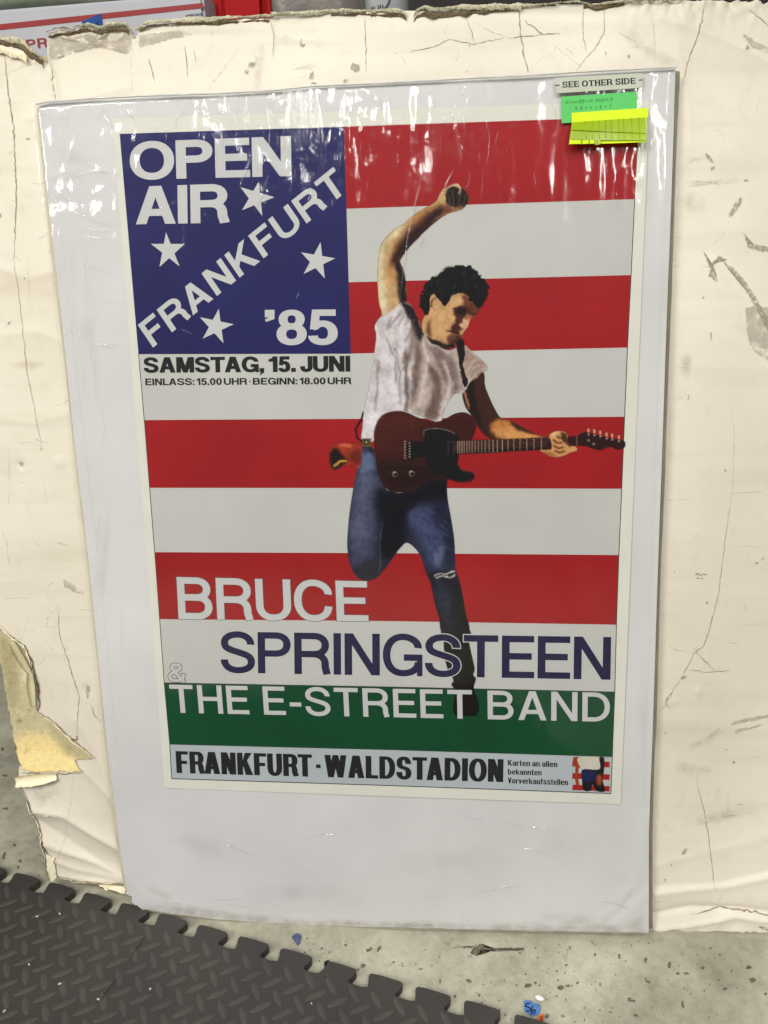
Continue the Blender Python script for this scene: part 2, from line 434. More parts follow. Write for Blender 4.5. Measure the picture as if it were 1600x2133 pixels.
# ------------------------------------------------------------------ lettering: strokes drawn as a grotesque face
KAP = 0.60
def path_t(P, n=9):
    out = []
    for a, b in zip(P[:-1], P[1:]):
        p0 = np.array(a[:2]); p3 = np.array(b[:2]); t0 = np.array(a[2:4], float); t1 = np.array(b[2:4], float)
        t0 /= np.linalg.norm(t0); t1 /= np.linalg.norm(t1); d = p3-p0
        if abs(t0@t1) > .999 and abs(abs(d@t0)-np.linalg.norm(d)) < 1e-6:
            seg = [p0, p3][:-1] if b is not P[-1] else [p0]
            out += seg; continue
        p1 = p0+t0*abs(d@t0)*KAP; p2 = p3-t1*abs(d@t1)*KAP
        for t in np.linspace(0, 1, n, endpoint=False):
            out.append((1-t)**3*p0+3*(1-t)**2*t*p1+3*(1-t)*t*t*p2+t**3*p3)
    out.append(np.array(P[-1][:2])); return np.array(out)

def offs(path, s, h, t0=None, t1=None, closed=False, grow=0.0):
    P = np.asarray(path, float)
    if closed: d = np.roll(P, -1, 0)-np.roll(P, 1, 0); d[0] = P[1]-P[-2]; d[-1] = d[0]
    else: d = np.gradient(P, axis=0)
    if t0 is not None: d[0] = t0
    if t1 is not None: d[-1] = t1
    d = d/np.linalg.norm(d, axis=1)[:, None]; n = np.stack([-d[:, 1], d[:, 0]], 1)
    th = np.sqrt((s*n[:, 0])**2+(h*n[:, 1])**2)/2+grow
    if grow and not closed:
        P = P.copy(); P[0] -= d[0]*grow; P[-1] += d[-1]*grow
    return P+n*th[:, None], P-n*th[:, None]

class Glyph:
    def __init__(g, s, h, grow=0.0): g.s = s; g.h = h; g.grow = grow; g.items = []
    def rect(g, x0, y0, x1, y1):
        e = g.grow; g.items.append(('p', np.array([(x0-e, y0-e), (x1+e, y0-e), (x1+e, y1+e), (x0-e, y1+e)])))
    def poly(g, pts):
        P = np.array(pts, float)
        if g.grow:
            c = P.mean(0); d = np.roll(P, -1, 0)-P; a = 0.5*np.sum(P[:, 0]*np.roll(P[:, 1], -1)-np.roll(P[:, 0], -1)*P[:, 1])
            if a < 0: P = P[::-1]; d = np.roll(P, -1, 0)-P
            d = d/np.linalg.norm(d, axis=1)[:, None]; nn = np.stack([d[:, 1], -d[:, 0]], 1)
            Q = []
            for i in range(len(P)):
                n1, n2 = nn[i-1], nn[i]; m = n1+n2; m = m/(m@m)*2
                m = m/max(1, np.linalg.norm(m)/2.0)
                Q.append(P[i]+m*g.grow)
            P = np.array(Q)
        g.items.append(('p', P))
    def st(g, P, s=None, h=None, closed=False):
        path = path_t(P)
        g.items.append(('s', offs(path, s or g.s, h or g.h, P[0][2:4], P[-1][2:4], closed, g.grow)))

def glyph(ch, s, h, w, grow=0.0, serif=False):
    g = Glyph(s, h, grow); o = .012; T = 1-h/2; m = w/2
    R = g.rect
    if ch == 'O' or ch == '0':
        g.st([(m, 1+o-h/2, -1, 0), (s/2, .5, 0, -1), (m, -o+h/2, 1, 0), (w-s/2, .5, 0, 1), (m, 1+o-h/2, -1, 0)], closed=True)
    elif ch == 'C':
        g.st([(w-s*.52, .655, 0.12, 1), (m, 1+o-h/2, -1, 0), (s/2, .5, 0, -1), (m, -o+h/2, 1, 0), (w-s*.5, .36, .12, 1)])
    elif ch == 'G':
        g.st([(w-s*.58, .67, 0.1, 1), (m, 1+o-h/2, -1, 0), (s/2, .5, 0, -1), (m, -o+h/2, 1, 0), (w-s*.52, .34, .0, 1)])
        R(m*1.06, .52-h, w, .52); R(w-s*.72, 0, w, .50)
    elif ch == 'S':
        g.st([(w-s*.56, .69, .05, 1), (m, 1+o-h/2, -1, 0), (s*.56, .735, 0, -1), (m, .51, 1, -.30), (w-s*.5, .265, 0, -1), (m, -o+h/2, -1, 0), (s*.5, .325, .0, 1)])
    elif ch in 'PR':
        R(0, 0, s, 1); y2 = .41+h/2; ym = (T+y2)/2
        xr = w-s/2 if ch == 'P' else w-s*.62
        g.st([(s*.5, T, 1, 0), (w*.55, T, 1, 0), (xr, ym, 0, -1), (w*.55, y2, -1, 0), (s*.5, y2, -1, 0)])
        if ch == 'R': g.st([(w*.52, y2, 1, 0), (w-s*.66, .26, 0, -1), (w-s*.42, 0, .16, -1)])
    elif ch == 'B':
        R(0, 0, s, 1); yb = .525
        g.st([(s*.5, T, 1, 0), (w*.55, T, 1, 0), (w-s*.68, (T+yb)/2, 0, -1), (w*.55, yb, -1, 0), (s*.5, yb, -1, 0)])
        g.st([(s*.5, yb, 1, 0), (w*.58, yb, 1, 0), (w-s*.5, (yb+h/2)/2, 0, -1), (w*.56, h/2, -1, 0), (s*.5, h/2, -1, 0)])
    elif ch == 'D':
        R(0, 0, s, 1)
        g.st([(s*.5, T, 1, 0), (w*.42, T, 1, 0), (w-s/2, .5, 0, -1), (w*.42, h/2, -1, 0), (s*.5, h/2, -1, 0)])
    elif ch == 'U':
        g.st([(s/2, 1, 0, -1), (s/2, .36, 0, -1), (m, -o+h/2, 1, 0), (w-s/2, .36, 0, 1), (w-s/2, 1, 0, 1)])
    elif ch == 'J':
        g.st([(w-s/2, 1, 0, -1), (w-s/2, .30, 0, -1), (w*.46, -o+h/2, -1, 0), (s*.5, .28, 0, 1), (s*.5, .36, 0, 1)])
    elif ch == 'A':
        g.poly([(0, 0), (1.1*s, 0), (m+.42*s, 1), (m-.62*s, 1)]); g.poly([(w, 0), (w-1.1*s, 0), (m-.42*s, 1), (m+.62*s, 1)])
        R(w*.24, .215, w*.76, .215+h)
    elif ch == 'Y':
        R(m-s/2, 0, m+s/2, .45); g.poly([(0, 1), (1.1*s, 1), (m+.5*s, .40), (m-.5*s, .40)]); g.poly([(w, 1), (w-1.1*s, 1), (m-.5*s, .40), (m+.5*s, .40)])
    elif ch == 'V':
        g.poly([(0, 1), (1.1*s, 1), (m+.45*s, 0), (m-.55*s, 0)]); g.poly([(w, 1), (w-1.1*s, 1), (m-.45*s, 0), (m+.55*s, 0)])
    elif ch == 'W':
        q = w/4
        g.poly([(0, 1), (1.05*s, 1), (q+.62*s, 0), (q-.38*s, 0)]); g.poly([(m+.5*s, 1), (m-.5*s, 1), (q-.38*s, 0), (q+.62*s, 0)])
        g.poly([(m-.5*s, 1), (m+.5*s, 1), (w-q+.38*s, 0), (w-q-.62*s, 0)]); g.poly([(w, 1), (w-1.05*s, 1), (w-q-.62*s, 0), (w-q+.38*s, 0)])
    elif ch == 'K':
        R(0, 0, s, 1)
        g.poly([(s*.9, .30), (w-.02, 1), (w-1.32*s, 1), (s*.9, .57)]); g.poly([(w*.36, .50), (w*.36+.78*s, .66), (w+.01, 0), (w-1.28*s, 0)])
    elif ch == 'N':
        R(0, 0, s, 1); R(w-s, 0, w, 1); g.poly([(s*.0, 1), (s*1.12, 1), (w, 0), (w-1.12*s, 0)])
    elif ch == 'M':
        R(0, 0, s, 1); R(w-s, 0, w, 1)
        g.poly([(0, 1), (1.32*s, 1), (m+.48*s, 0), (m-.48*s, 0)]); g.poly([(w, 1), (w-1.32*s, 1), (m-.48*s, 0), (m+.48*s, 0)])
    elif ch == 'T': R(0, 1-h, w, 1); R(m-s/2, 0, m+s/2, 1)
    elif ch == 'F': R(0, 0, s, 1); R(0, 1-h, w, 1); R(0, .42, w*.9, .42+h)
    elif ch == 'E': R(0, 0, s, 1); R(0, 1-h, w, 1); R(0, .515-h/2, w*.93, .515+h/2); R(0, 0, w*1.01, h)
    elif ch == 'L': R(0, 0, s, 1); R(0, 0, w, h)
    elif ch == 'H': R(0, 0, s, 1); R(w-s, 0, w, 1); R(0, .52-h/2, w, .52+h/2)
    elif ch == 'I': R(0, 0, s, 1)
    elif ch == '-': R(0, .31, w, .31+h)
    elif ch == '.': R(0, 0, s, s*.95)
    elif ch == ':': R(0, 0, s, s*.95); R(0, .52, s, .52+s*.95)
    elif ch == ',': R(0, 0, s, s*.95); g.poly([(s, .02), (s, -.02), (.1*s, -.2), (.0, -.14), (.45*s, .02)])
    elif ch == "'": R(0, 1-s*.95, s, 1); g.poly([(s, 1-s*.9), (s, 1-s*1.15), (.15*s, .66), (.0, .72), (.45*s, 1-s*.9)])
    elif ch == '·': R(0, .40, s*.8, .40+s*.75)
    elif ch == '1':
        R(w-s, 0, w, 1); g.poly([(w-s+.01, 1), ((w-s)*.72, .88), (0, .81), (0, .665), (w-s+.01, .665)])
    elif ch == '3':
        g.st([(s*.5, .74, 0, 1), (m, 1-h/2, 1, 0), (w-s*.6, .76, 0, -1), (m, .53, -1, 0)]); g.st([(m, .53, 1, 0), (w-s*.5, .27, 0, -1), (m, h/2, -1, 0), (s*.5, .27, 0, 1)])
    elif ch == '5':
        R(w*.13, 1-h, w*.93, 1)
        g.poly([(w*.13, 1), (w*.13+s*.85, 1), (w*.06+s*.85, .44), (w*.06, .44)])
        g.st([(s*.45, .49, 1, .55), (m, .60, 1, 0), (w-s/2, .325, 0, -1), (m, -o+h/2, -1, 0), (s*.5, .26, -.05, 1)])
    elif ch == '8':
        yb = .53
        g.st([(m, 1+o-h/2, -1, 0), (s*.68, (T+yb)/2+.01, 0, -1), (m, yb, 1, 0), (w-s*.68, (T+yb)/2+.01, 0, 1), (m, 1+o-h/2, -1, 0)], s*.92, h*.9, closed=True)
        g.st([(m, yb, -1, 0), (s*.5, (yb+h/2)/2, 0, -1), (m, -o+h/2, 1, 0), (w-s*.5, (yb+h/2)/2, 0, 1), (m, yb, -1, 0)], closed=True)
    elif ch == '6':
        g.st([(m, .60, -1, 0), (s*.5, .32, 0, -1), (m, -o+h/2, 1, 0), (w-s*.5, .32, 0, 1), (m, .60, -1, 0)], closed=True)
        g.st([(w-s*.6, .74, 0, 1), (m, 1+o-h/2, -1, 0), (s*.5, .45, 0, -1), (s*.5, .30, 0, -1)])
    elif ch == '&':
        g.st([(w*.48, 1-h/2, -1, 0), (w*.22, .78, 0, -1), (w*.36, .60, .6, -.8), (w*.95, .02, .72, -.69)])
        g.st([(w*.48, 1-h/2, 1, 0), (w*.70, .80, 0, -1), (w*.42, .55, -.8, -.5), (s*.5, .26, 0, -1), (w*.40, h/2, 1, 0), (w*.76, .18, .7, .7), (w*.90, .46, .2, 1)])
    # lower case, condensed; x-height .74
    elif ch == 'a':
        g.st([(s*.5, .53, 0, 1), (m, .75-h/2, 1, 0), (w-s/2, .56, 0, -1), (w-s/2, 0, 0, -1)])
        g.st([(w-s/2, .42, -1, 0), (m*.9, .41, -1, 0), (s/2, .21, 0, -1), (m*.9, h/2, 1, 0), (w-s/2, .2, .1, 1)])
    elif ch == 'e':
        g.st([(s*.5, .37, 0, 1), (m, .75-h/2, 1, 0), (w-s/2, .50, 0, -1), (w-s/2, .36, 0, -1)])
        g.st([(s*.5, .37, 0, -1), (m, h/2, 1, 0), (w-s/2, .22, 0, 1)]); R(s*.5, .34, w-s*.3, .34+h*.8)
    elif ch == 'n':
        R(0, 0, s, .74); g.st([(s*.5, .5, .2, 1), (m*1.1, .75-h/2, 1, 0), (w-s/2, .54, 0, -1), (w-s/2, 0, 0, -1)])
    elif ch == 'u':
        R(w-s, 0, w, .74); g.st([(s/2, .74, 0, -1), (s/2, .2, 0, -1), (m*.9, h/2, 1, 0), (w-s/2, .24, .2, 1)])
    elif ch == 'r': R(0, 0, s, .74); g.st([(s*.5, .45, .1, 1), (w, .70-h/4, 1, .1)])
    elif ch == 'l': R(0, 0, s, 1)
    elif ch == 'b':
        R(0, 0, s, 1); g.st([(s*.5, .5, .3, 1), (m*1.1, .75-h/2, 1, 0), (w-s/2, .37, 0, -1), (m*1.1, h/2, -1, 0), (s*.5, .2, -.3, 1)])
    elif ch == 'o':
        g.st([(m, .75-h/2, -1, 0), (s/2, .37, 0, -1), (m, h/2, 1, 0), (w-s/2, .37, 0, 1), (m, .75-h/2, -1, 0)], closed=True)
    elif ch == 'k':
        R(0, 0, s, 1); g.poly([(s, .26), (w, .74), (w-1.1*s, .74), (s, .44)]); g.poly([(w*.42, .38), (w*.42+.8*s, .5), (w, 0), (w-1.15*s, 0)])
    elif ch == 'v': g.poly([(0, .74), (s, .74), (m+.45*s, 0), (m-.45*s, 0)]); g.poly([(w, .74), (w-s, .74), (m-.45*s, 0), (m+.45*s, 0)])
    elif ch == 't': R(w*.22, 0, w*.22+s, .94); R(0, .74-h*.8, w, .74); R(w*.22, 0, w, h*.8)
    elif ch == 'f': R(w*.22, 0, w*.22+s, .9); R(0, .74-h*.8, w, .74); R(w*.22, 1-h*.8, w, 1)
    elif ch == 's':
        g.st([(w-s*.5, .54, 0, 1), (m, .75-h/2, -1, 0), (s*.5, .55, 0, -1), (m, .38, 1, -.3), (w-s*.5, .19, 0, -1), (m, h/2, -1, 0), (s*.5, .21, 0, 1)])
    if serif:
        f = .09; t = .07
        if ch in 'HIRTEFD':
            xs = {'H': (s/2, w-s/2), 'I': (s/2,), 'R': (s/2,), 'T': (m,), 'E': (s/2,), 'F': (s/2,), 'D': (s/2,)}[ch]
            for x in xs:
                R(x-s/2-f, 0, x+s/2+f, t)
                if ch != 'T': R(x-s/2-f, 1-t, x+s/2+f, 1)
        if ch == 'E': R(w-.05, 0, w+.02, .28); R(w-.06, .72, w+.0, 1); R(w*.75, .38, w*.82, .62)
        if ch == 'T': R(0, .72, .06, 1); R(w-.06, .72, w, 1)
        if ch == 'R': R(w-.12, 0, w+.1, t)
        if ch == 'S': R(w-.1, .68, w-.03, 1); R(.02, 0, .09, .32)
    return g.items

WID = dict(A=.93, B=.86, C=.93, D=.90, E=.76, F=.72, G=.96, H=.86, I=None, J=.68, K=.90, L=.70, M=1.02, N=.86, O=1.0, P=.82, R=.88, S=.86, T=.82, U=.86, V=.86, W=1.26, Y=.84)
WID.update({'0': .68, '1': .44, '3': .66, '5': .68, '8': .70, '6': .68, '&': .86, '-': .40, ' ': .30})
LOW = dict(a=.50, e=.50, n=.48, u=.48, r=.32, b=.50, o=.50, k=.52, v=.50, t=.32, f=.32, s=.48)
ROUND = set('OCGSQJU0568')
def wof(ch, s, cond):
    if ch in 'Il': return s
    if ch in '.:,\'': return s
    if ch == '·': return s*.8
    if ch == '1': return s+.24
    if ch in LOW: return LOW[ch]
    if ch == '-': return WID['-']*max(cond, .8)
    return WID[ch]*cond

def text_on(sheet, txt, quad, s=.19, h=.16, gap=.09, cond=1.0, grow=0.0, serif=False, space=.30, kern=None, mapf=None, weights=None):
    """quad = photo pixels of cap box: top-left, top-right, bottom-right, bottom-left"""
    x = 0; placed = []
    for i, ch in enumerate(txt):
        if ch == ' ': x += space; continue
        w = wof(ch, s, cond)
        placed.append((ch, x, w))
        g = gap
        nx = txt[i+1] if i+1 < len(txt) else ''
        if ch in 'AVTKRLFP' and nx in 'AVTYJ,.' and nx: g -= .07
        if ch in ROUND: g -= .015
        if nx in ROUND and nx: g -= .015
        if kern and (ch+nx) in kern: g += kern[ch+nx]
        x += w+g
    total = max(px+w for _, px, w in placed)
    TL, TR, BR, BL = [np.array(q, float) for q in quad]
    # plane coordinates of the box keep the letters true to the sheet
    if mapf is None:
        us = [np.array(bp(*q)) for q in (TL, TR, BR, BL)]
    def place(P):
        P = np.asarray(P, float); a = (P[:, 0])/total; b = P[:, 1]
        a = a[:, None]; b = b[:, None]
        if mapf is None:
            q = (1-b)*((1-a)*us[3]+a*us[2])+b*((1-a)*us[0]+a*us[1]); return q
        return (1-b)*((1-a)*BL+a*BR)+b*((1-a)*TL+a*TR)
    for ch, x0, w in placed:
        for kind, it in glyph(ch, s, h, w, grow, serif):
            if kind == 'p':
                sheet.raw(place(it+np.array([x0, 0])))
            else:
                A, B = it; sheet.rawstrip(place(A+np.array([x0, 0])), place(B+np.array([x0, 0])))
def _raw(s, uv):
    i = sum(len(a) for a in s.v); dz = s.k*2.0e-6; s.k += 1
    s.v.append(to_world(uv[:, 0], uv[:, 1], np.full(len(uv), s.w-dz))); s.f.append(tuple(range(i, i+len(uv))))
def _rawstrip(s, A, B):
    i = sum(len(a) for a in s.v); n = len(A); dz = s.k*2.0e-6; s.k += 1
    P = np.concatenate([A, B]); s.v.append(to_world(P[:, 0], P[:, 1], np.full(len(P), s.w-dz)))
    for j in range(n-1): s.f.append((i+j, i+n+j, i+n+j+1, i+j+1))
Sheet.raw = _raw; Sheet.rawstrip = _rawstrip

LW = PAPER_W-.00030
def words(txt, quad, mat, label=None, outline=None, ow=.02, **kw):
    if outline:
        s0 = Sheet(LW+.00008); text_on(s0, txt, quad, grow=ow, **kw); s0.build('letter_outline', M[outline], poster)
    s = Sheet(LW); text_on(s, txt, quad, **kw); o = s.build('lettering', M[mat], poster)
    o['label'] = label or ('printed words ' + txt.lower())
    return o
words('OPEN', [(269.5, 296.5), (606, 283.5), (607.5, 367), (272, 375)], 'ink_letter', 'large pale word OPEN on the blue panel', s=.225, h=.185, gap=.055)
words('AIR', [(282.5, 389), (476, 382.5), (477.5, 464), (283.5, 467.5)], 'ink_letter', 'large pale word AIR on the blue panel', s=.225, h=.185, gap=.07, kern={'AI': -.02})
words('FRANKFURT', [(287.5, 677), (694.5, 348), (727, 395), (319.5, 724)], 'ink_letter', 'slanting pale word FRANKFURT across the blue panel', s=.20, h=.17, gap=.16)
words("'85", [(552, 645.5), (704, 644.5), (704, 718), (552, 718.5)], 'ink_letter', 'pale numerals 85 with apostrophe on the blue panel', s=.225, h=.18, gap=.06)
words('SAMSTAG, 15. JUNI', [(299, 744.5), (729.5, 741), (730, 774), (300, 776.5)], 'ink_black', 'black date line below the blue panel', s=.265, h=.205, gap=.05, space=.20)
words('EINLASS: 15.00 UHR · BEGINN: 18.00 UHR', [(303, 788.5), (732, 786), (732, 800), (303.5, 802.5)], 'ink_black', 'small black line of opening hours', s=.22, h=.18, gap=.10, space=.16)
words('BRUCE', [(368, 1201.5), (764.5, 1210.5), (767.5, 1294), (372.5, 1289.5)], 'ink_letter', 'large white outlined word on the lowest red stripe', outline='ink_line', ow=.012, s=.185, h=.155, gap=.105)
words('SPRINGSTEEN', [(459, 1315), (1273, 1326.5), (1271.5, 1415.5), (460.5, 1400.5)], 'ink_navy', 'large navy surname across the lowest white stripe', outline='ink_letter', ow=.022, s=.185, h=.155, gap=.085)
words('&', [(350, 1380.5), (386, 1381.5), (387, 1421), (351, 1420)], 'ink_white', 'small outlined ampersand', outline='ink_line', ow=.028, s=.17, h=.17)
words('THE E-STREET BAND', [(352.5, 1425.5), (1271, 1442.5), (1270, 1503), (358, 1484)], 'ink_letter', 'white outlined words on the green band', outline='ink_black', ow=.014, s=.175, h=.145, gap=.155, space=.36)
words('FRANKFURT · WALDSTADION', [(366, 1564), (1049, 1581), (1048, 1628.5), (368.5, 1609.5)], 'ink_black', 'black condensed venue line in the lowest strip', s=.215, h=.15, gap=.055, cond=.66, space=.10)
words('Karten an allen', [(1058, 1582.5), (1161, 1585.5), (1161, 1597.5), (1058, 1594)], 'ink_black', 'top line of small ticket text', s=.17, h=.14, gap=.07, cond=.62, space=.22)
words('bekannten', [(1058, 1601), (1128, 1603), (1128, 1614.5), (1058, 1612.5)], 'ink_black', 'middle line of small ticket text', s=.17, h=.14, gap=.07, cond=.62)
words('Vorverkaufsstellen', [(1058, 1619), (1183, 1623), (1183, 1635), (1058, 1631)], 'ink_black', 'bottom line of small ticket text', s=.17, h=.14, gap=.07, cond=.62)

# stars: five tips each, inner corners where the tip lines cross
def star(tips, label):
    T = np.array([(200+x*.375, 240+y*.375) for x, y in tips], float)
    def cross(a, b, c, d):
        r = b-a; q = d-c; t = ((c[0]-a[0])*q[1]-(c[1]-a[1])*q[0])/(r[0]*q[1]-r[1]*q[0]); return a+r*t
    P = []
    for i in range(5):
        P.append(T[i]); P.append(cross(T[i], T[(i+2) % 5], T[(i+1) % 5], T[(i-1) % 5]))
    s = Sheet(LW); c = T.mean(0)
    for i in range(10): s.poly([P[i], P[(i+1) % 10], c], dz=0)
    o = s.build('star', M['ink_letter'], poster); o['label'] = label
star([(390, 650), (495, 715), (466, 840), (354, 843), (307, 715)], 'star below the word AIR')
star([(905, 370), (992, 456), (925, 560), (812, 528), (803, 400)], 'star beside the word AIR')
star([(1248, 705), (1330, 795), (1272, 907), (1154, 882), (1140, 762)], 'star above the numerals')
star([(683, 1075), (766, 1161), (709, 1266), (594, 1241), (578, 1122)], 'star left of the numerals')

# ------------------------------------------------------------------ printed picture: a small painter
class Paint:
    def __init__(p, x0, y0, x1, y1, r):
        p.x0, p.y0, p.r = x0, y0, r; p.nx = int((x1-x0)/r)+1; p.ny = int((y1-y0)/r)+1
        p.rgb = np.zeros((p.ny, p.nx, 3)); p.a = np.zeros((p.ny, p.nx))
    def mask(p, pts, smooth=True, blur=0.0):
        P = np.asarray(pts, float)
        if smooth:
            n = len(P); out = []
            for i in range(n):
                a, b, c, d = P[i-1], P[i], P[(i+1) % n], P[(i+2) % n]
                for t in np.linspace(0, 1, 6, endpoint=False):
                    out.append(.5*((2*b)+(-a+c)*t+(2*a-5*b+4*c-d)*t*t+(-a+3*b-3*c+d)*t**3))
            P = np.array(out)
        X = (P[:, 0]-p.x0)/p.r; Y = (P[:, 1]-p.y0)/p.r
        m = np.zeros((p.ny, p.nx)); SS = 3
        X2 = np.roll(X, -1); Y2 = np.roll(Y, -1); xs = np.arange(p.nx)
        for j in range(max(0, int(Y.min())-1), min(p.ny, int(Y.max())+2)):
            for k in range(SS):
                y = j-.5+(k+.5)/SS
                c = ((Y <= y) & (Y2 > y)) | ((Y2 <= y) & (Y > y))
                if not c.any(): continue
                xc = np.sort(X[c]+(y-Y[c])/(Y2[c]-Y[c])*(X2[c]-X[c]))
                for q in range(0, len(xc)-1, 2):
                    m[j] += np.clip(np.minimum(xs+.5, xc[q+1])-np.maximum(xs-.5, xc[q]), 0, 1)/SS
        if blur > 0:
            s = blur/p.r; R = int(3*s)+1; k = np.exp(-.5*(np.arange(-R, R+1)/s)**2); k /= k.sum()
            m = np.apply_along_axis(lambda v: np.convolve(v, k, 'same'), 0, m)
            m = np.apply_along_axis(lambda v: np.convolve(v, k, 'same'), 1, m)
        return np.clip(m, 0, 1)
    def base(p, pts, c, smooth=True):
        m = p.mask(pts, smooth); an = 1-(1-p.a)*(1-m); w = (m/np.maximum(an, 1e-4))[..., None]
        p.rgb = p.rgb*(1-w)+np.array(c)*w; p.a = an; p.clip = m; return m
    def shade(p, pts, c, blur=3, op=1.0, clip=None, smooth=True):
        m = p.mask(pts, smooth, blur)*op*(p.clip if clip is None else clip)
        p.rgb = p.rgb*(1-m[..., None])+np.array(c)*m[..., None]
    def line(p, pts, wd, c, blur=.8, op=1.0, clip=None, solid=False):
        P = np.array(pts, float)
        d = np.gradient(P, axis=0); d /= np.linalg.norm(d, axis=1)[:, None]+1e-9; n = np.stack([-d[:, 1], d[:, 0]], 1)*wd/2
        poly = np.concatenate([P+n, (P-n)[::-1]])
        if solid: return p.base(poly, c, smooth=False)
        p.shade(poly, c, blur, op, clip, smooth=False)
    def roughen(p, amp, mod):
        h, w = p.ny, p.nx; J, I = np.mgrid[0:h, 0:w]
        sx = smooth_noise(w, h, w//4, h//4, 201)*amp+smooth_noise(w, h, w//12, h//12, 202)*amp*1.6
        sy = smooth_noise(w, h, w//4, h//4, 203)*amp+smooth_noise(w, h, w//12, h//12, 204)*amp*1.6
        jj = np.clip(np.round(J+sy), 0, h-1).astype(int); ii = np.clip(np.round(I+sx), 0, w-1).astype(int)
        new = p.rgb[jj, ii]; ok = (p.a[jj, ii] > .6)[..., None]
        p.rgb = np.where(ok, new, p.rgb)
        t = smooth_noise(w, h, w//2, h//3, 205)*.5+smooth_noise(w, h, w//5, h//14, 206)*.6+smooth_noise(w, h, w//14, h//6, 207)*.6
        p.rgb = np.clip(p.rgb*(1+mod*t[..., None]), 0, 255)
    def build(p, name, parent, w, fn=S):
        n = rng.standard_normal((p.ny, p.nx))*5.5+smooth_noise(p.nx, p.ny, max(4, p.nx//3), max(4, p.ny//3), 77)*6.0
        rgb = np.clip((p.rgb-128)*1.14+122+n[..., None]*np.clip(p.rgb.mean(-1, keepdims=True)/110, .25, 1), 0, 255)
        keep = p.a > .02
        used = np.zeros_like(keep); jj, ii = np.nonzero(keep[:-1, :-1] | keep[1:, :-1] | keep[:-1, 1:] | keep[1:, 1:])
        idx = -np.ones(keep.shape, int)
        for a, b in ((0, 0), (0, 1), (1, 0), (1, 1)): used[jj+a, ii+b] = True
        idx[used] = np.arange(used.sum())
        Y, X = np.nonzero(used)
        # bleed colour outward so soft edges do not go dark
        v = fn(p.x0+X*p.r, p.y0+Y*p.r, w)
        faces = np.stack([idx[jj, ii], idx[jj+1, ii], idx[jj+1, ii+1], idx[jj, ii+1]], 1)
        l = lin(rgb[used]); cols = np.concatenate([l, p.a[used][:, None]], 1)
        return mesh_obj(name, v, faces, M['photo'], parent, colors=cols)

def el(x, y, a, b, th=0):
    return [(x+a*math.cos(q)*math.cos(th)-b*math.sin(q)*math.sin(th), y+a*math.cos(q)*math.sin(th)+b*math.sin(q)*math.cos(th)) for q in np.linspace(0, 6.28, 9, endpoint=False)]
Aq = lambda L: [(680+x*.4125, 340+y*.4125) for x, y in L]
Bq = lambda L: [(660+x*.4125, 820+y*.4125) for x, y in L]
Cq = lambda L: [(760+x*.1875, 370+y*.1875) for x, y in L]
pt = Paint(676, 372, 1306, 1492, 1.5)
# boot and jeans
mB = pt.base(Bq([(635, 1190), (768, 1190), (770, 1260), (785, 1330), (797, 1390), (790, 1420), (803, 1440), (793, 1485), (810, 1540), (818, 1590), (795, 1640), (760, 1662), (715, 1640), (690, 1600), (692, 1560), (700, 1500), (680, 1470), (690, 1445), (665, 1400), (648, 1340), (640, 1250)]), (18, 16, 20))
pt.shade(Bq([(700, 1500), (800, 1500), (815, 1590), (760, 1650), (700, 1610)]), (34, 26, 22), 4)
mJ = pt.base(Bq([(222, 262), (285, 275), (300, 340), (340, 465), (380, 495), (440, 497), (540, 440), (650, 425), (656, 470), (662, 540), (680, 640), (695, 750), (700, 880), (716, 930), (735, 1010), (750, 1100), (766, 1205), (638, 1205), (618, 1130), (596, 1060), (575, 960), (550, 900), (530, 830), (498, 782), (455, 752), (420, 780), (390, 820), (350, 875), (310, 922), (270, 942), (212, 932), (175, 880), (155, 780), (160, 660), (172, 560), (190, 450), (210, 350)]), (56, 58, 80))
pt.shade(Bq([(205, 370), (290, 400), (330, 470), (300, 560), (290, 700), (300, 850), (250, 900), (190, 870), (165, 700), (185, 500)]), (88, 92, 116), 9, .85)
pt.shade(Bq([(225, 300), (270, 300), (290, 380), (230, 400)]), (112, 126, 156), 5)
pt.shade(Bq([(215, 420), (260, 430), (250, 640), (215, 800), (185, 720)]), (106, 110, 134), 9, .7)
pt.shade(Bq([(300, 490), (420, 505), (560, 440), (655, 430), (665, 560), (600, 540), (520, 560), (470, 600), (455, 700), (440, 770), (380, 830), (330, 850), (325, 740), (315, 640)]), (22, 23, 34), 7)
pt.shade(Bq([(470, 600), (540, 560), (600, 590), (640, 700), (660, 850), (590, 890), (540, 820), (505, 720)]), (80, 87, 122), 8, .95)
pt.shade(Bq([(570, 590), (655, 560), (690, 740), (700, 880), (650, 860), (630, 720)]), (42, 44, 66), 7, .85)
pt.shade(Bq([(200, 860), (320, 830), (330, 910), (260, 950), (180, 900)]), (48, 46, 56), 6, .8)
pt.line(Bq([(324, 650), (322, 740), (322, 800), (314, 900)]), 1.5, (150, 150, 158), .6, .5)
pt.shade(Bq([(550, 915), (720, 925), (770, 1210), (620, 1210), (580, 1000)]), (34, 34, 50), 5, .95)
pt.shade(Bq([(590, 940), (640, 960), (690, 1100), (640, 1120)]), (58, 60, 84), 6, .7)
pt.shade(Bq([(690, 1000), (750, 1100), (770, 1210), (700, 1210)]), (18, 18, 26), 5, .9)
pt.shade(Bq([(600, 800), (650, 780), (645, 830), (600, 870)]), (132, 138, 166), 3, .6)
for L in ([(592, 918), (620, 908), (650, 912), (700, 895)], [(600, 930), (640, 922), (672, 925)], [(655, 925), (680, 935), (700, 915)]):
    pt.line(Bq(L), 3.0, (206, 200, 194), .7)
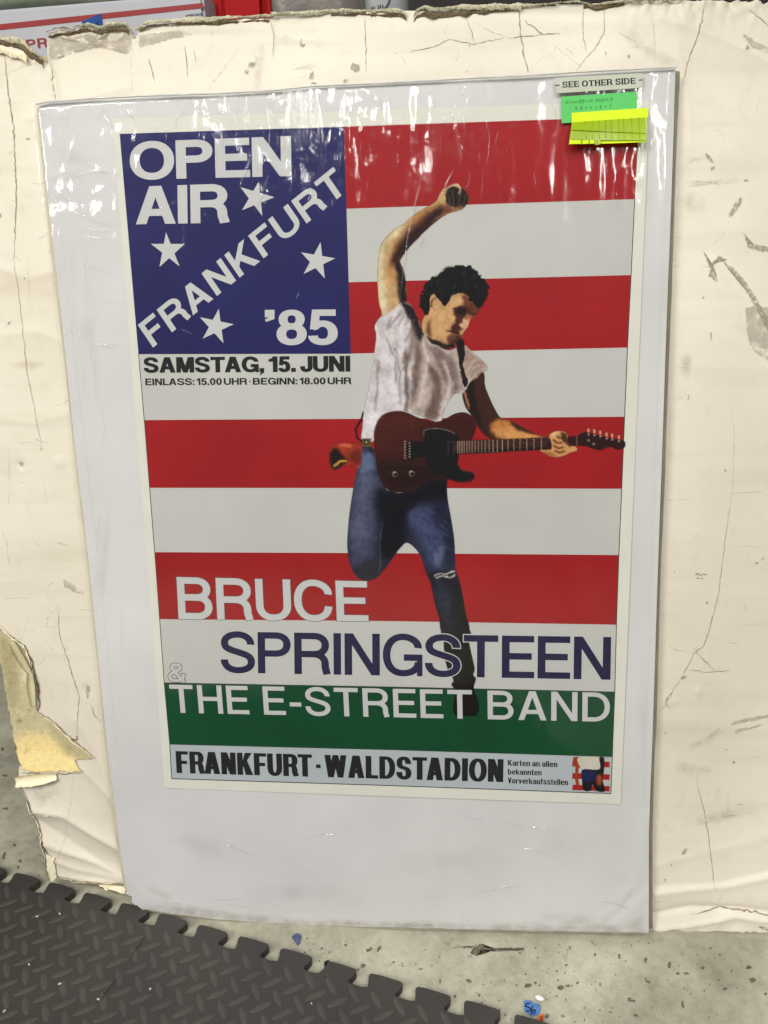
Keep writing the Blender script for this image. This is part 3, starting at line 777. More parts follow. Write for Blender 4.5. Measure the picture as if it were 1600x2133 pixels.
for k in range(16):                       # denim wrinkles
    x = 520+rng.random()*150; y = 560+rng.random()*300
    pt.line(Bq([(x, y), (x+15+rng.random()*20, y+18), (x+30+rng.random()*20, y+20+rng.random()*20)]), 2.2, (120, 128, 160) if k % 2 else (30, 32, 46), 1.4, .45, clip=mJ)
for k in range(12):
    x = 600+rng.random()*110; y = 960+rng.random()*220
    pt.line(Bq([(x, y), (x+20, y+12), (x+42, y+6+rng.random()*20)]), 2.5, (74, 76, 98) if k % 2 else (14, 14, 20), 1.6, .5, clip=mJ)
# glove hanging at the back pocket, belt
pt.base(Bq([(62, 320), (66, 285), (85, 262), (130, 250), (222, 253), (228, 290), (212, 372), (180, 358), (140, 366), (110, 378), (84, 388), (66, 362)]), (166, 66, 44))
pt.shade(Bq([(66, 300), (95, 275), (125, 300), (150, 335), (130, 365), (90, 385), (66, 350)]), (40, 26, 22), 2.5)
pt.shade(Bq([(150, 300), (215, 290), (222, 360), (170, 350)]), (108, 46, 34), 4, .8)
pt.shade(Bq([(84, 362), (110, 338), (140, 330), (150, 342), (118, 352), (92, 374)]), (214, 172, 88), 1.2)
pt.shade(Bq([(120, 256), (170, 256), (170, 266), (120, 266)]), (206, 110, 84), 1.5)
pt.line(Bq([(236, 92), (225, 130), (196, 180), (205, 225), (250, 255), (285, 290)]), 3.6, (44, 28, 26), solid=True)
# raised arm
mA = pt.base(Cq([(200, 1560), (185, 1480), (160, 1400), (146, 1250), (140, 1100), (150, 950), (165, 800), (200, 710), (262, 640), (335, 570), (440, 510), (500, 450), (580, 390), (680, 330), (760, 290), (805, 245), (830, 190), (862, 140), (925, 100), (1000, 66), (1040, 72), (1062, 102), (1112, 135), (1140, 190), (1162, 232), (1130, 300), (1080, 352), (1000, 380), (930, 400), (860, 440), (780, 500), (700, 570), (640, 622), (590, 680), (500, 770), (412, 890), (396, 940), (430, 1020), (452, 1120), (460, 1230), (468, 1330), (430, 1420), (330, 1500)]), (206, 172, 126))
pt.shade(Cq([(140, 1150), (160, 820), (210, 720), (330, 590), (430, 530), (400, 620), (270, 720), (215, 860), (215, 1100), (230, 1300), (260, 1500), (190, 1500), (140, 1250)]), (226, 214, 184), 4, .9)
pt.shade(Cq([(270, 960), (300, 860), (360, 740), (440, 620), (520, 520), (640, 420), (760, 330), (860, 290), (940, 330), (930, 400), (780, 500), (590, 690), (410, 890), (380, 980), (330, 1020)]), (120, 76, 52), 4.5)
pt.shade(Cq([(310, 930), (360, 820), (450, 660), (560, 560), (690, 450), (800, 350), (860, 360), (780, 500), (590, 690), (410, 890), (380, 960)]), (58, 36, 34), 3)
pt.shade(Cq([(500, 470), (600, 400), (760, 310), (790, 330), (640, 430), (520, 520)]), (176, 126, 84), 3, .8)
pt.shade(Cq([(350, 960), (400, 950), (430, 1020), (452, 1120), (462, 1230), (470, 1340), (430, 1420), (380, 1400), (366, 1250), (362, 1100)]), (40, 30, 30), 2.5)
pt.shade(Cq([(270, 1000), (345, 1000), (370, 1200), (330, 1150), (280, 1080)]), (196, 138, 88), 4, .7)
pt.shade(Cq([(895, 150), (950, 105), (1020, 110), (1110, 140), (1160, 232), (1125, 305), (1060, 345), (980, 310), (905, 280), (880, 220)]), (46, 34, 32), 1.6)
pt.shade(Cq([(1000, 68), (1040, 72), (1058, 120), (1060, 190), (1044, 196), (1034, 130), (990, 96), (930, 112)]), (206, 178, 146), .9)
for L in ([(915, 190), (930, 240), (940, 300)], [(965, 140), (985, 210), (995, 310)], [(1075, 150), (1060, 230), (1050, 320)], [(1118, 190), (1112, 240), (1090, 305)]):
    pt.line(Cq(L), 4.2, (104, 76, 64), 1.1, .75, clip=mA)
for x, y in ((928, 330), (975, 352), (1024, 350), (1068, 330)): pt.shade(Cq(el(x, y, 24, 20)), (158, 112, 84), 1.0, .8)
for L in ([(930, 270), (960, 320), (960, 370)], [(985, 300), (1010, 330), (1012, 365)], [(1030, 320), (1060, 340), (1070, 350)]):
    pt.line(Cq(L), 2.6, (140, 96, 72), 1.0, .8, clip=mA)
pt.shade(Cq([(900, 300), (940, 300), (1000, 360), (940, 390), (890, 380)]), (118, 78, 60), 2.5, .9)
# fretting arm
mF = pt.base(Aq([(686, 1150), (715, 1095), (790, 1055), (800, 1120), (822, 1180), (850, 1240), (880, 1285), (930, 1300), (985, 1330), (1040, 1360), (1090, 1380), (1140, 1376), (1130, 1400), (1080, 1402), (940, 1398), (860, 1402), (800, 1372), (762, 1325), (730, 1270), (700, 1225)]), (72, 44, 34))
pt.shade(Aq([(860, 1290), (930, 1300), (1040, 1362), (1130, 1380), (1080, 1400), (900, 1395), (840, 1360), (835, 1320)]), (196, 132, 78), 3)
pt.shade(Aq([(860, 1340), (960, 1340), (1080, 1385), (960, 1396), (870, 1390)]), (224, 170, 112), 3.5, .7)
pt.shade(Aq([(700, 1110), (740, 1100), (760, 1240), (790, 1330), (740, 1290), (700, 1210)]), (44, 28, 24), 3, .9)
pt.shade(Aq([(690, 1160), (700, 1160), (722, 1240), (712, 1240)]), (196, 140, 100), .8, .8)
pt.shade(Aq([(930, 1300), (990, 1328), (1060, 1366), (1050, 1372), (960, 1335)]), (60, 34, 26), 1.5, .8)
# shirt
mS = pt.base(Aq([(244, 826), (262, 790), (285, 768), (330, 742), (368, 702), (400, 700), (432, 725), (460, 780), (482, 840), (500, 880), (560, 922), (620, 945), (690, 918), (722, 940), (770, 980), (813, 1026), (800, 1052), (760, 1078), (722, 1104), (696, 1150), (686, 1162), (660, 1160), (636, 1175), (606, 1225), (588, 1262), (578, 1300), (540, 1302), (470, 1272), (400, 1252), (330, 1252), (280, 1275), (250, 1320), (240, 1400), (180, 1398), (183, 1330), (196, 1220), (225, 1080), (244, 950), (252, 870)]), (218, 212, 216))
pt.shade(Aq([(470, 800), (500, 885), (620, 950), (690, 915), (720, 945), (700, 1100), (680, 1160), (600, 1190), (590, 1280), (430, 1262), (450, 1150), (480, 1000), (440, 900), (420, 800)]), (178, 160, 152), 5, .85)
pt.shade(Aq([(368, 692), (440, 725), (470, 790), (485, 850), (480, 900), (450, 880), (420, 800), (395, 740)]), (46, 38, 38), 2.2)
pt.shade(Aq([(520, 920), (590, 950), (650, 1010), (665, 1100), (640, 1160), (590, 1080), (560, 1010)]), (118, 102, 98), 4.5, .8)
pt.shade(Aq([(455, 880), (480, 980), (470, 1090), (440, 1200), (420, 1250), (430, 1120), (440, 1000)]), (104, 84, 76), 3.5, .8)
pt.shade(Aq([(505, 1000), (560, 1060), (575, 1160), (560, 1290), (500, 1285), (530, 1180), (525, 1090)]), (100, 80, 72), 3.5, .8)
pt.shade(Aq([(395, 930), (415, 1000), (415, 1240), (400, 1245), (398, 1080)]), (110, 90, 82), 1.8, .8)
pt.shade(Aq([(430, 820), (455, 860), (440, 960), (400, 1010), (385, 1000), (420, 900)]), (134, 116, 110), 3, .7)
for L in ([(385, 735), (345, 790), (320, 830)], [(400, 745), (375, 790), (365, 820)], [(425, 765), (400, 800), (395, 815)], [(440, 790), (425, 850), (395, 900)], [(330, 775), (310, 810), (305, 840)], [(300, 880), (345, 980), (350, 1100)],
          [(350, 930), (370, 1050), (372, 1220)], [(270, 1000), (262, 1120), (240, 1260)], [(600, 980), (640, 1060), (655, 1140)], [(545, 960), (610, 1070), (600, 1180)]):
    pt.line(Aq(L), 4.0, (128, 112, 108), 1.7, .62, clip=mS)
for L in ([(400, 770), (370, 840), (330, 900)], [(480, 900), (520, 1000), (480, 1120), (470, 1230)], [(590, 1000), (625, 1080), (610, 1160)], [(430, 960), (420, 1100)], [(640, 1100), (600, 1200), (580, 1270)]):
    pt.line(Aq(L), 6.5, (226, 212, 206), 2.5, .75, clip=mS)
pt.shade(Aq([(700, 930), (760, 975), (813, 1026), (790, 1060), (722, 1104), (700, 1020)]), (166, 142, 130), 2.5, .9)
for L in ([(715, 1090), (745, 1030), (800, 1020)], [(722, 1100), (760, 1055), (806, 1034)], [(712, 1060), (735, 1000), (760, 985)]):
    pt.line(Aq(L), 3.5, (216, 196, 182), 1.4, .7, clip=mS)
pt.shade(Aq([(210, 1150), (240, 1160), (235, 1390), (185, 1390), (190, 1290)]), (226, 220, 226), 4, .7)
pt.base(Aq([(655, 895), (690, 890), (700, 950), (700, 1040), (712, 1100), (690, 1130), (682, 1050), (668, 960)]), (36, 28, 28))
# neck, face, ear, hair
mN = pt.base(Aq([(486, 850), (485, 800), (500, 762), (520, 715), (535, 668), (556, 676), (600, 690), (640, 652), (690, 655), (738, 690), (772, 715), (768, 742), (748, 772), (726, 792), (716, 822), (702, 842), (690, 858), (680, 878), (655, 896), (645, 930), (600, 936), (545, 915), (505, 885)]), (208, 166, 120))
pt.shade(Aq([(500, 880), (560, 890), (600, 915), (640, 890), (690, 868), (690, 930), (600, 950), (520, 920)]), (52, 36, 32), 2)
pt.shade(Aq([(520, 790), (532, 870), (505, 865), (510, 810)]), (104, 70, 52), 2.5, .8)
pt.shade(Aq([(640, 738), (690, 722), (770, 712), (768, 745), (735, 790), (700, 780), (690, 830), (664, 880), (640, 850), (655, 800), (640, 770)]), (84, 50, 40), 1.7)
pt.shade(Aq([(706, 752), (722, 760), (712, 790), (700, 788)]), (150, 100, 74), 1.0, .9)
pt.shade(Aq([(735, 700), (768, 716), (762, 742), (740, 752)]), (136, 84, 66), 1.8, .8)
pt.line(Aq([(704, 752), (712, 772), (716, 792)]), 2.4, (190, 140, 108), .8, .9)
pt.line(Aq([(636, 868), (654, 871), (668, 869)]), 2.0, (158, 102, 84), .6, .9)
pt.line(Aq([(652, 746), (680, 740), (708, 748)]), 3.0, (22, 16, 16), .6)
pt.line(Aq([(655, 756), (680, 764), (704, 760)]), 2.6, (26, 18, 18), .7)
pt.shade(Aq([(655, 742), (712, 750), (706, 765), (668, 762)]), (40, 26, 24), 1.6, .8)
pt.shade(Aq([(690, 660), (745, 695), (735, 740), (690, 720)]), (112, 66, 52), 3, .9)
pt.shade(Aq([(694, 785), (712, 800), (708, 824), (690, 832), (672, 824), (690, 808)]), (216, 176, 146), 1.1)
pt.shade(Aq([(720, 770), (742, 765), (730, 790), (716, 792)]), (180, 120, 100), 1.2, .8)
pt.line(Aq([(618, 848), (645, 860), (672, 862)]), 3.2, (56, 34, 32), .8)
pt.shade(Aq([(612, 880), (650, 872), (668, 885), (640, 905), (610, 915)]), (96, 62, 48), 2.2, .85)
pt.shade(Aq([(560, 760), (620, 740), (640, 800), (620, 850), (570, 870), (545, 820)]), (218, 180, 134), 4, .7)
pt.line(Aq([(640, 735), (670, 728), (705, 738)]), 3.2, (50, 32, 30), .8)
pt.shade(Aq([(628, 690), (665, 668), (688, 690), (672, 715), (632, 722)]), (216, 176, 134), 2.2, .7)
hairp = Aq([(500, 770), (486, 735), (484, 700), (488, 660), (505, 625), (535, 590), (570, 572), (605, 535), (650, 528), (700, 522), (738, 545), (770, 570), (800, 605), (812, 645), (798, 680), (780, 712), (768, 716), (745, 690), (715, 668), (690, 655), (660, 655), (635, 672), (612, 705), (590, 718), (570, 700), (556, 676), (535, 668), (522, 700), (525, 740), (512, 765)])
mH = pt.base(hairp, (24, 24, 27))
for i in range(150):
    a, b = hairp[i % 17+1], hairp[i % 17+2]; t = rng.random(); x = a[0]+(b[0]-a[0])*t; y = a[1]+(b[1]-a[1])*t
    r = 1.6+rng.random()*2.8; x += rng.normal()*1.6; y += rng.normal()*1.6
    pt.base([(x+r*math.cos(q)*(.7+.6*rng.random()), y+r*math.sin(q)*(.7+.6*rng.random())) for q in np.linspace(0, 6.28, 6, endpoint=False)], (22+rng.integers(10),)*3)
for i in range(60):
    a, b = hairp[i % 17+1], hairp[i % 17+2]; t = rng.random(); x = a[0]+(b[0]-a[0])*t; y = a[1]+(b[1]-a[1])*t; q = math.atan2(y-610, x-950)+rng.normal()*.8
    pt.line([(x, y), (x+4*math.cos(q), y+4*math.sin(q)), (x+5*math.cos(q+.6), y+7*math.sin(q+.6))], .9, (30, 30, 33), solid=True)
for i in range(130):
    x = 885+rng.random()*115; y = 565+rng.random()*75; q = rng.random()*6.28
    pt.line([(x, y), (x+3*math.cos(q), y+3*math.sin(q)), (x+4*math.cos(q+1), y+6*math.sin(q+1))], 1.6, (78, 78, 84) if i % 2 else (8, 8, 10), .6, .8, clip=mH)
pt.base(Aq([(522, 700), (530, 672), (548, 664), (556, 680), (552, 710), (562, 730), (556, 755), (540, 752), (528, 735)]), (206, 166, 124))
pt.line(Aq([(532, 735), (530, 700), (545, 680), (550, 700)]), 2.2, (70, 44, 36), .8)
pt.roughen(1.1, .085)
# guitar
mG = pt.base(Bq([(288, 230), (294, 172), (328, 112), (372, 92), (420, 88), (462, 98), (520, 124), (600, 141), (650, 126), (700, 100), (748, 95), (786, 116), (806, 150), (796, 200), (775, 236), (722, 250), (716, 312), (710, 350), (730, 385), (768, 392), (796, 408), (786, 436), (756, 447), (705, 445), (650, 428), (600, 430), (550, 445), (500, 480), (440, 497), (380, 496), (340, 466), (312, 410), (300, 340)]), (80, 36, 30))
pt.shade(Bq([(300, 200), (350, 110), (440, 100), (520, 135), (480, 220), (400, 230), (340, 300)]), (92, 44, 36), 8, .7)
pt.shade(Bq([(300, 350), (440, 330), (560, 350), (650, 430), (500, 485), (380, 500), (320, 430)]), (42, 22, 22), 10, .85)
pt.shade(Bq([(640, 140), (740, 110), (800, 150), (780, 230), (700, 220)]), (70, 28, 26), 6, .6)
for i in range(26):
    y = 110+rng.random()*370; pt.line(Bq([(300+rng.random()*60, y), (420, y-8), (520+rng.random()*60, y-4)]), 1.6, (108, 54, 42) if i % 2 else (56, 24, 20), 1.2, .4, clip=mG)
pt.line(Bq([(290, 235), (296, 172), (330, 112), (372, 92), (420, 88)]), 1.6, (150, 92, 66), .6, .6)
mP = pt.base(Bq([(538, 238), (538, 188), (560, 177), (610, 174), (660, 182), (700, 200), (722, 236), (718, 310), (712, 350), (730, 384), (770, 394), (792, 410), (782, 432), (740, 440), (690, 436), (640, 418), (590, 400), (555, 350), (540, 322), (462, 326), (460, 244)]), (26, 29, 29))
pt.line(Bq([(540, 236), (540, 188), (562, 178), (610, 175), (660, 184), (698, 202)]), 1.7, (170, 160, 148), .5, .8)
pt.line(Bq([(718, 320), (712, 350), (730, 388), (770, 397)]), 1.5, (120, 112, 100), .5, .6)
pt.line(Bq([(652, 432), (705, 446), (756, 450), (792, 436)]), 1.6, (196, 130, 92), .6, .7)
mK = pt.base(Bq([(660, 238), (900, 231), (1180, 219), (1180, 281), (1000, 290), (860, 300), (660, 307)]), (66, 36, 32), smooth=False)
pt.shade(Bq([(660, 284), (1180, 262), (1180, 281), (860, 300), (660, 307)]), (40, 22, 20), 2, .8, smooth=False)
pt.line(Bq([(716, 311), (740, 316), (800, 306), (900, 298), (1110, 288)]), 1.7, (206, 132, 82), .6)
fx = [712, 722, 733, 745, 758, 771, 785, 800, 816, 833, 851, 870, 890, 911, 937, 965, 994, 1026, 1060, 1096, 1134, 1172]
for x in fx:
    yt = np.interp(x, [660, 1180], [239, 220]); yb = np.interp(x, [660, 860, 1000, 1180], [306, 299, 289, 281])
    pt.line(Bq([(x, yt+2), (x, yb-2)]), 1.5, (206, 186, 160), .4, .85)
for k in range(4):
    pt.line(Bq([(460, 248+k*13), (700, 246+k*12), (1170, 226+k*13)]), .8, (168, 150, 132), .4, .5)
pt.shade(Bq([(664, 238), (694, 238), (692, 316), (662, 312)]), (60, 64, 60), .8, .9, smooth=False); pt.shade(Bq([(670, 246), (688, 246), (686, 306), (668, 304)]), (24, 26, 26), .6, 1, smooth=False)
for x, y0, y1 in ((441, 238, 330), (464, 246, 326)):
    for y in range(y0, y1, 14): pt.base(Bq([(x, y), (x+9, y), (x+9, y+6), (x, y+6)]), (178, 166, 150), smooth=False)
pt.line(Bq([(438, 240), (470, 240), (540, 240)]), 1.6, (160, 150, 136), .5)
for x, y in ((395, 406), (479, 402)):
    pt.base(Bq([(x+15*math.cos(q), y+15*math.sin(q)) for q in np.linspace(0, 6.28, 8, endpoint=False)]), (120, 112, 104))
    pt.base(Bq([(x+3+9*math.cos(q), y+2+9*math.sin(q)) for q in np.linspace(0, 6.28, 8, endpoint=False)]), (30, 28, 28))
    pt.base(Bq([(x-8, y-8), (x-2, y-12), (x, y-5)]), (226, 220, 208))
pt.line(Bq([(372, 407), (384, 407)]), 3, (190, 180, 166), .5)
pt.line(Bq([(549, 340), (550, 380)]), 2.0, (196, 186, 166), .5); pt.line(Bq([(561, 392), (562, 402)]), 2.0, (196, 186, 166), .5)
pt.line(Bq([(340, 470), (352, 488), (372, 492)]), 2.4, (190, 170, 150), .6, .9)
# headstock and tuners
pt.base(Bq([(1175, 220), (1240, 216), (1312, 214), (1345, 196), (1380, 198), (1430, 212), (1490, 226), (1552, 240), (1552, 272), (1515, 282), (1490, 270), (1460, 272), (1432, 286), (1395, 278), (1350, 264), (1240, 264), (1175, 280)]), (58, 30, 30))
pt.line(Bq([(1312, 214), (1314, 262)]), 1.8, (150, 120, 96), .5)
pt.line(Bq([(1395, 280), (1432, 288), (1462, 274), (1500, 278)]), 1.6, (170, 110, 80), .6, .7)
for x, y in ((1370, 186), (1400, 190), (1430, 196), (1462, 206), (1490, 212), (1524, 220)):
    pt.base(Bq([(x-4, y-9), (x+5, y-9), (x+6, y+8), (x-3, y+8)]), (214, 170, 132)); pt.base(Bq([(x-3, y+16), (x+6, y+14), (x+6, y+23), (x-3, y+24)]), (170, 150, 134))
for x, y in ((1372, 236), (1398, 254)): pt.base(Bq([(x-5, y-5), (x+5, y-5), (x+5, y+5), (x-5, y+5)]), (150, 140, 130))
# hand on the neck
mh = pt.base(Bq([(1128, 285), (1150, 300), (1178, 316), (1215, 320), (1250, 312), (1282, 296), (1312, 288), (1308, 268), (1280, 262), (1262, 240), (1268, 215), (1252, 194), (1220, 188), (1190, 196), (1172, 212), (1182, 240), (1186, 262), (1180, 282)]), (212, 160, 108))
for L in ([(1205, 205), (1225, 225), (1248, 222)], [(1192, 232), (1215, 250), (1240, 246)], [(1196, 262), (1220, 276), (1246, 270)], [(1200, 288), (1226, 298), (1252, 290)], [(1240, 230), (1262, 250), (1282, 268)]):
    pt.line(Bq(L), 3.2, (78, 42, 32), 1.0, .9, clip=mh)
pt.shade(Bq([(1232, 196), (1262, 205), (1264, 240), (1244, 240)]), (70, 38, 30), 1.6, .8)
pt.shade(Bq([(1140, 290), (1190, 300), (1215, 318), (1160, 312)]), (150, 96, 62), 2, .7)
pt.shade(Bq([(1185, 196), (1215, 190), (1220, 206), (1190, 222)]), (236, 196, 148), 1.5, .8)
# belt
pt.base(Bq([(228, 226), (274, 226), (276, 268), (240, 268), (229, 262)]), (110, 94, 58), smooth=False)
pt.shade(Bq([(238, 232), (262, 232), (262, 256), (238, 256)]), (46, 36, 26), .7, .9, smooth=False); pt.shade(Bq([(245, 238), (256, 238), (256, 250), (245, 250)]), (196, 184, 140), .7, .9, smooth=False)
fig = pt.build('guitarist_picture', poster, PAPER_W-.00018)
fig['label'] = 'printed picture of a leaping guitarist in white shirt and jeans'

# small square picture in the ticket corner
Dq = lambda L: [(1040+x*.175, 1550+y*.175) for x, y in L]
th = Paint(1191, 1576, 1272.5, 1650, .9)
th.base(Dq([(880, 155), (1330, 165), (1325, 560), (868, 540)]), (196, 200, 196), smooth=False)
for y in (205, 355, 495):
    th.base(Dq([(876, y-(12 if y == 205 else 15)), (1316, y+2), (1310, y+70 if y < 400 else 560), (868, y+(55 if y < 400 else 48))]), (172, 48, 44), smooth=False)
th.base(Dq([(885, 158), (950, 158), (978, 250), (945, 290), (940, 400), (950, 480), (915, 480), (900, 400), (905, 280), (880, 230)]), (168, 74, 44))
th.base(Dq([(940, 158), (1240, 165), (1190, 300), (1000, 300)]), (214, 208, 196))
th.base(Dq([(995, 300), (1190, 295), (1190, 160), (1248, 165), (1245, 320), (1230, 420), (1255, 555), (1160, 555), (1110, 480), (1090, 548), (1005, 545), (985, 420)]), (38, 36, 42))
th.shade(Dq([(995, 310), (1130, 310), (1150, 400), (1050, 450), (990, 420)]), (44, 50, 92), 2)
th.shade(Dq([(1165, 370), (1220, 370), (1215, 480), (1160, 470)]), (172, 86, 58), 2)
for L in ([(1040, 165), (1045, 290)], [(1110, 165), (1120, 240), (1150, 295)], [(1150, 165), (1180, 280)]): th.line(Dq(L), 3, (90, 66, 50), .9)
th.build('thumbnail_picture', poster, PAPER_W-.00018)['label'] = 'small square picture of jeans and a shirt in front of stripes'

# ================================================================== SLEEVE: backing board, clear film, its folds
sleeve = thing('poster_sleeve', 'large clear plastic sleeve with white backing board, wrinkled near its top', 'sleeve', loc=tuple(S(800, 1935)))
top = [(78, 219), (100, 214), (200, 207), (350, 200), (450, 197), (575, 190), (650, 182), (800, 175), (950, 167), (1100, 159), (1250, 150), (1408, 142)]
rightE = [(1408, 142), (1400, 400), (1388, 700), (1374, 1100), (1361, 1500), (1352, 1740), (1352, 1945)]
botE = [(1352, 1945), (1200, 1942), (1000, 1938), (850, 1935), (680, 1930), (550, 1924), (450, 1915), (360, 1905), (295, 1894), (275, 1882), (264, 1858)]
leftE = [(264, 1858), (247, 1760), (223, 1560), (186, 1190), (152, 900), (124, 640), (96, 400), (78, 219)]
def dens(L, n=8, jit=0.0):
    out = lerp_pts(L, n)[:-1]
    return [(x+rng.normal()*jit, y+rng.normal()*jit) for x, y in out]
ol = dens(top, 6, .5)+dens(rightE, 10, .35)+dens(botE, 5, .5)+dens(leftE, 10, .35)
ol = np.array(ol)
def slab(name, ol, w0, w1, mat, parent, bend=None, bev=.0015):
    n = len(ol); c = ol.mean(0)
    ring = []
    inner = ol+(c-ol)/np.linalg.norm(c-ol, axis=1)[:, None]*3
    A = S(inner[:, 0], inner[:, 1], w0); B = S(ol[:, 0], ol[:, 1], w0+bev); Cc = S(ol[:, 0], ol[:, 1], w1)
    v = np.concatenate([A, B, Cc]); f = [tuple(range(n))[::-1], tuple(range(2*n, 3*n))]
    for i in range(n):
        j = (i+1) % n; f.append((i, j, n+j, n+i)); f.append((n+i, n+j, 2*n+j, 2*n+i))
    return mesh_obj(name, v, f, mat, parent)
def edge_fn(L, v, k):
    P = np.array(sorted(L, key=lambda q: q[k])); return np.interp(v, P[:, k], P[:, 1-k])
def walled(name, X, Y, ins, Wd, thick, mat, parent, fn):
    ny, nx = X.shape; idx = np.arange(nx*ny).reshape(ny, nx)
    keep = ins[:-1, :-1] & ins[1:, :-1] & ins[:-1, 1:] & ins[1:, 1:]
    fc = np.stack([idx[:-1, :-1][keep], idx[1:, :-1][keep], idx[1:, 1:][keep], idx[:-1, 1:][keep]], 1)
    used = np.unique(fc); remap = -np.ones(nx*ny, int); remap[used] = np.arange(len(used)); fc = remap[fc]
    V = fn(X, Y, Wd).reshape(-1, 3)[used]
    e = np.concatenate([fc[:, [0, 1]], fc[:, [1, 2]], fc[:, [2, 3]], fc[:, [3, 0]]]); key = np.sort(e, 1); key = key[:, 0]*len(V)+key[:, 1]
    uq, inv, cnt = np.unique(key, return_inverse=True, return_counts=True); b = e[cnt[inv] == 1]
    bv = np.unique(b); m = -np.ones(len(V), int); m[bv] = np.arange(len(bv))+len(V); n = len(bv)
    return mesh_obj(name, np.concatenate([V, V[bv], V[bv]+ND*thick]), np.concatenate([fc, np.stack([m[b[:, 1]], m[b[:, 0]], m[b[:, 0]]+n, m[b[:, 1]]+n], 1)]), mat, parent, smooth=True)
slab('back_card', ol, 0.006, 0.013, M['back_sheet'], sleeve)
gx = np.arange(60, 1420, 6.5); gy = np.arange(138, 1956, 6.5); BXs, BYs = np.meshgrid(gx, gy)
l_ = edge_fn(leftE, BYs, 1); r_ = edge_fn(rightE, BYs, 1); t_ = np.interp(BXs, [p[0] for p in top], [p[1] for p in top]); b_ = np.interp(BXs, [p[0] for p in botE[::-1]], [p[1] for p in botE[::-1]])
q = smooth_noise(len(gx), 2, 60, 1, 71)[0]*.8
ins_ = (BXs > l_-6.5) & (BXs < r_+6.5) & (BYs > t_-6.5) & (BYs < b_+6.5)
BXs = np.clip(BXs, l_, r_); BYs = np.clip(BYs, t_+q[None, :], b_+q[None, :])
hs = .0016+smooth_noise(len(gx), len(gy), 7, 9, 72)*.0009+smooth_noise(len(gx), len(gy), 22, 26, 73)*.00030+smooth_noise(len(gx), len(gy), 40, 10, 74)*.00022
def crease(pts, hgt, rad):
    global hs
    D = np.full(BXs.shape, 1e9)
    for a, b in zip(pts[:-1], pts[1:]):
        a = np.array(a, float); d = np.array(b, float)-a; t = np.clip(((BXs-a[0])*d[0]+(BYs-a[1])*d[1])/(d@d), 0, 1); D = np.minimum(D, np.hypot(BXs-a[0]-t*d[0], BYs-a[1]-t*d[1]))
    hs = hs-hgt*np.exp(-D/rad)
for pts, hg, rd in (([(1340, 1765), (1330, 1842), (1300, 1870), (1285, 1896), (1240, 1925)], .0022, 9), ([(1352, 1860), (1310, 1905), (1265, 1935)], .0018, 8), ([(1345, 1700), (1338, 1800)], .0014, 7),
                    ([(1325, 1850), (1300, 1890), (1262, 1922)], -.0018, 8), ([(300, 1870), (380, 1890), (520, 1905)], .0012, 14), ([(262, 1820), (300, 1868)], .0014, 12), ([(953, 1690), (956, 1920)], .0005, 6),
                    ([(1390, 690), (1385, 900), (1378, 1100), (1366, 1400), (1358, 1600)], .0007, 8), ([(240, 380), (180, 340), (130, 360), (96, 372)], .0010, 9), ([(85, 250), (130, 330), (190, 350)], -.0012, 14), ([(620, 1915), (655, 1925)], .0015, 4)):
    crease(pts, hg, rd)
paper_in = (BXs > 225) & (BXs < 1365) & (BYs > 200) & (BYs < 1685)
hs = np.clip(hs, 0.0, .0048)
walled('backing_board', BXs, BYs, ins_, hs, .0055, M['back_sheet'], sleeve, lambda X, Y, w: to_world(*bp(X, Y), w))

def rim(name, pts, wd, w, mat):
    P = np.array(lerp_pts(pts, 10), float); d = np.gradient(P, axis=0); d /= np.linalg.norm(d, axis=1)[:, None]; nn = np.stack([-d[:, 1], d[:, 0]], 1)
    n = len(P); ww = wd*(1+.35*smooth_noise(n, 2, max(4, n//4), 1, int(rng.integers(1e6)))[0])[:, None]
    A = P+nn*ww/2+rng.normal(size=(n, 2))*.25; B = P-nn*ww/2+rng.normal(size=(n, 2))*.25
    v = np.concatenate([S(A[:, 0], A[:, 1], w), S(P[:, 0], P[:, 1], w-.0012), S(B[:, 0], B[:, 1], w)])
    f = [(i, i+1, n+i+1, n+i) for i in range(n-1)]+[(n+i, n+i+1, 2*n+i+1, 2*n+i) for i in range(n-1)]
    return mesh_obj(name, v, f, mat, sleeve)
rim('soiled_edge', [(x, y+.5) for x, y in botE[:-2]], 3.2, .0006, M['grime_edge'])  # brown soil and the contact shadow at the floor, painted as one strip
rim('top_fold', [(x, y) for x, y in top], 4.5, -.0030, M['bag_top'])
rim('side_fold', [(x+6.5, y) for x, y in rightE], 11, .0100, M['bag_side'])  # plastic side of the bag; its dark tone includes the sleeve's shadow
rim('side_fold', [(x-6, y) for x, y in leftE], 7, .0080, M['bag_side_light'])

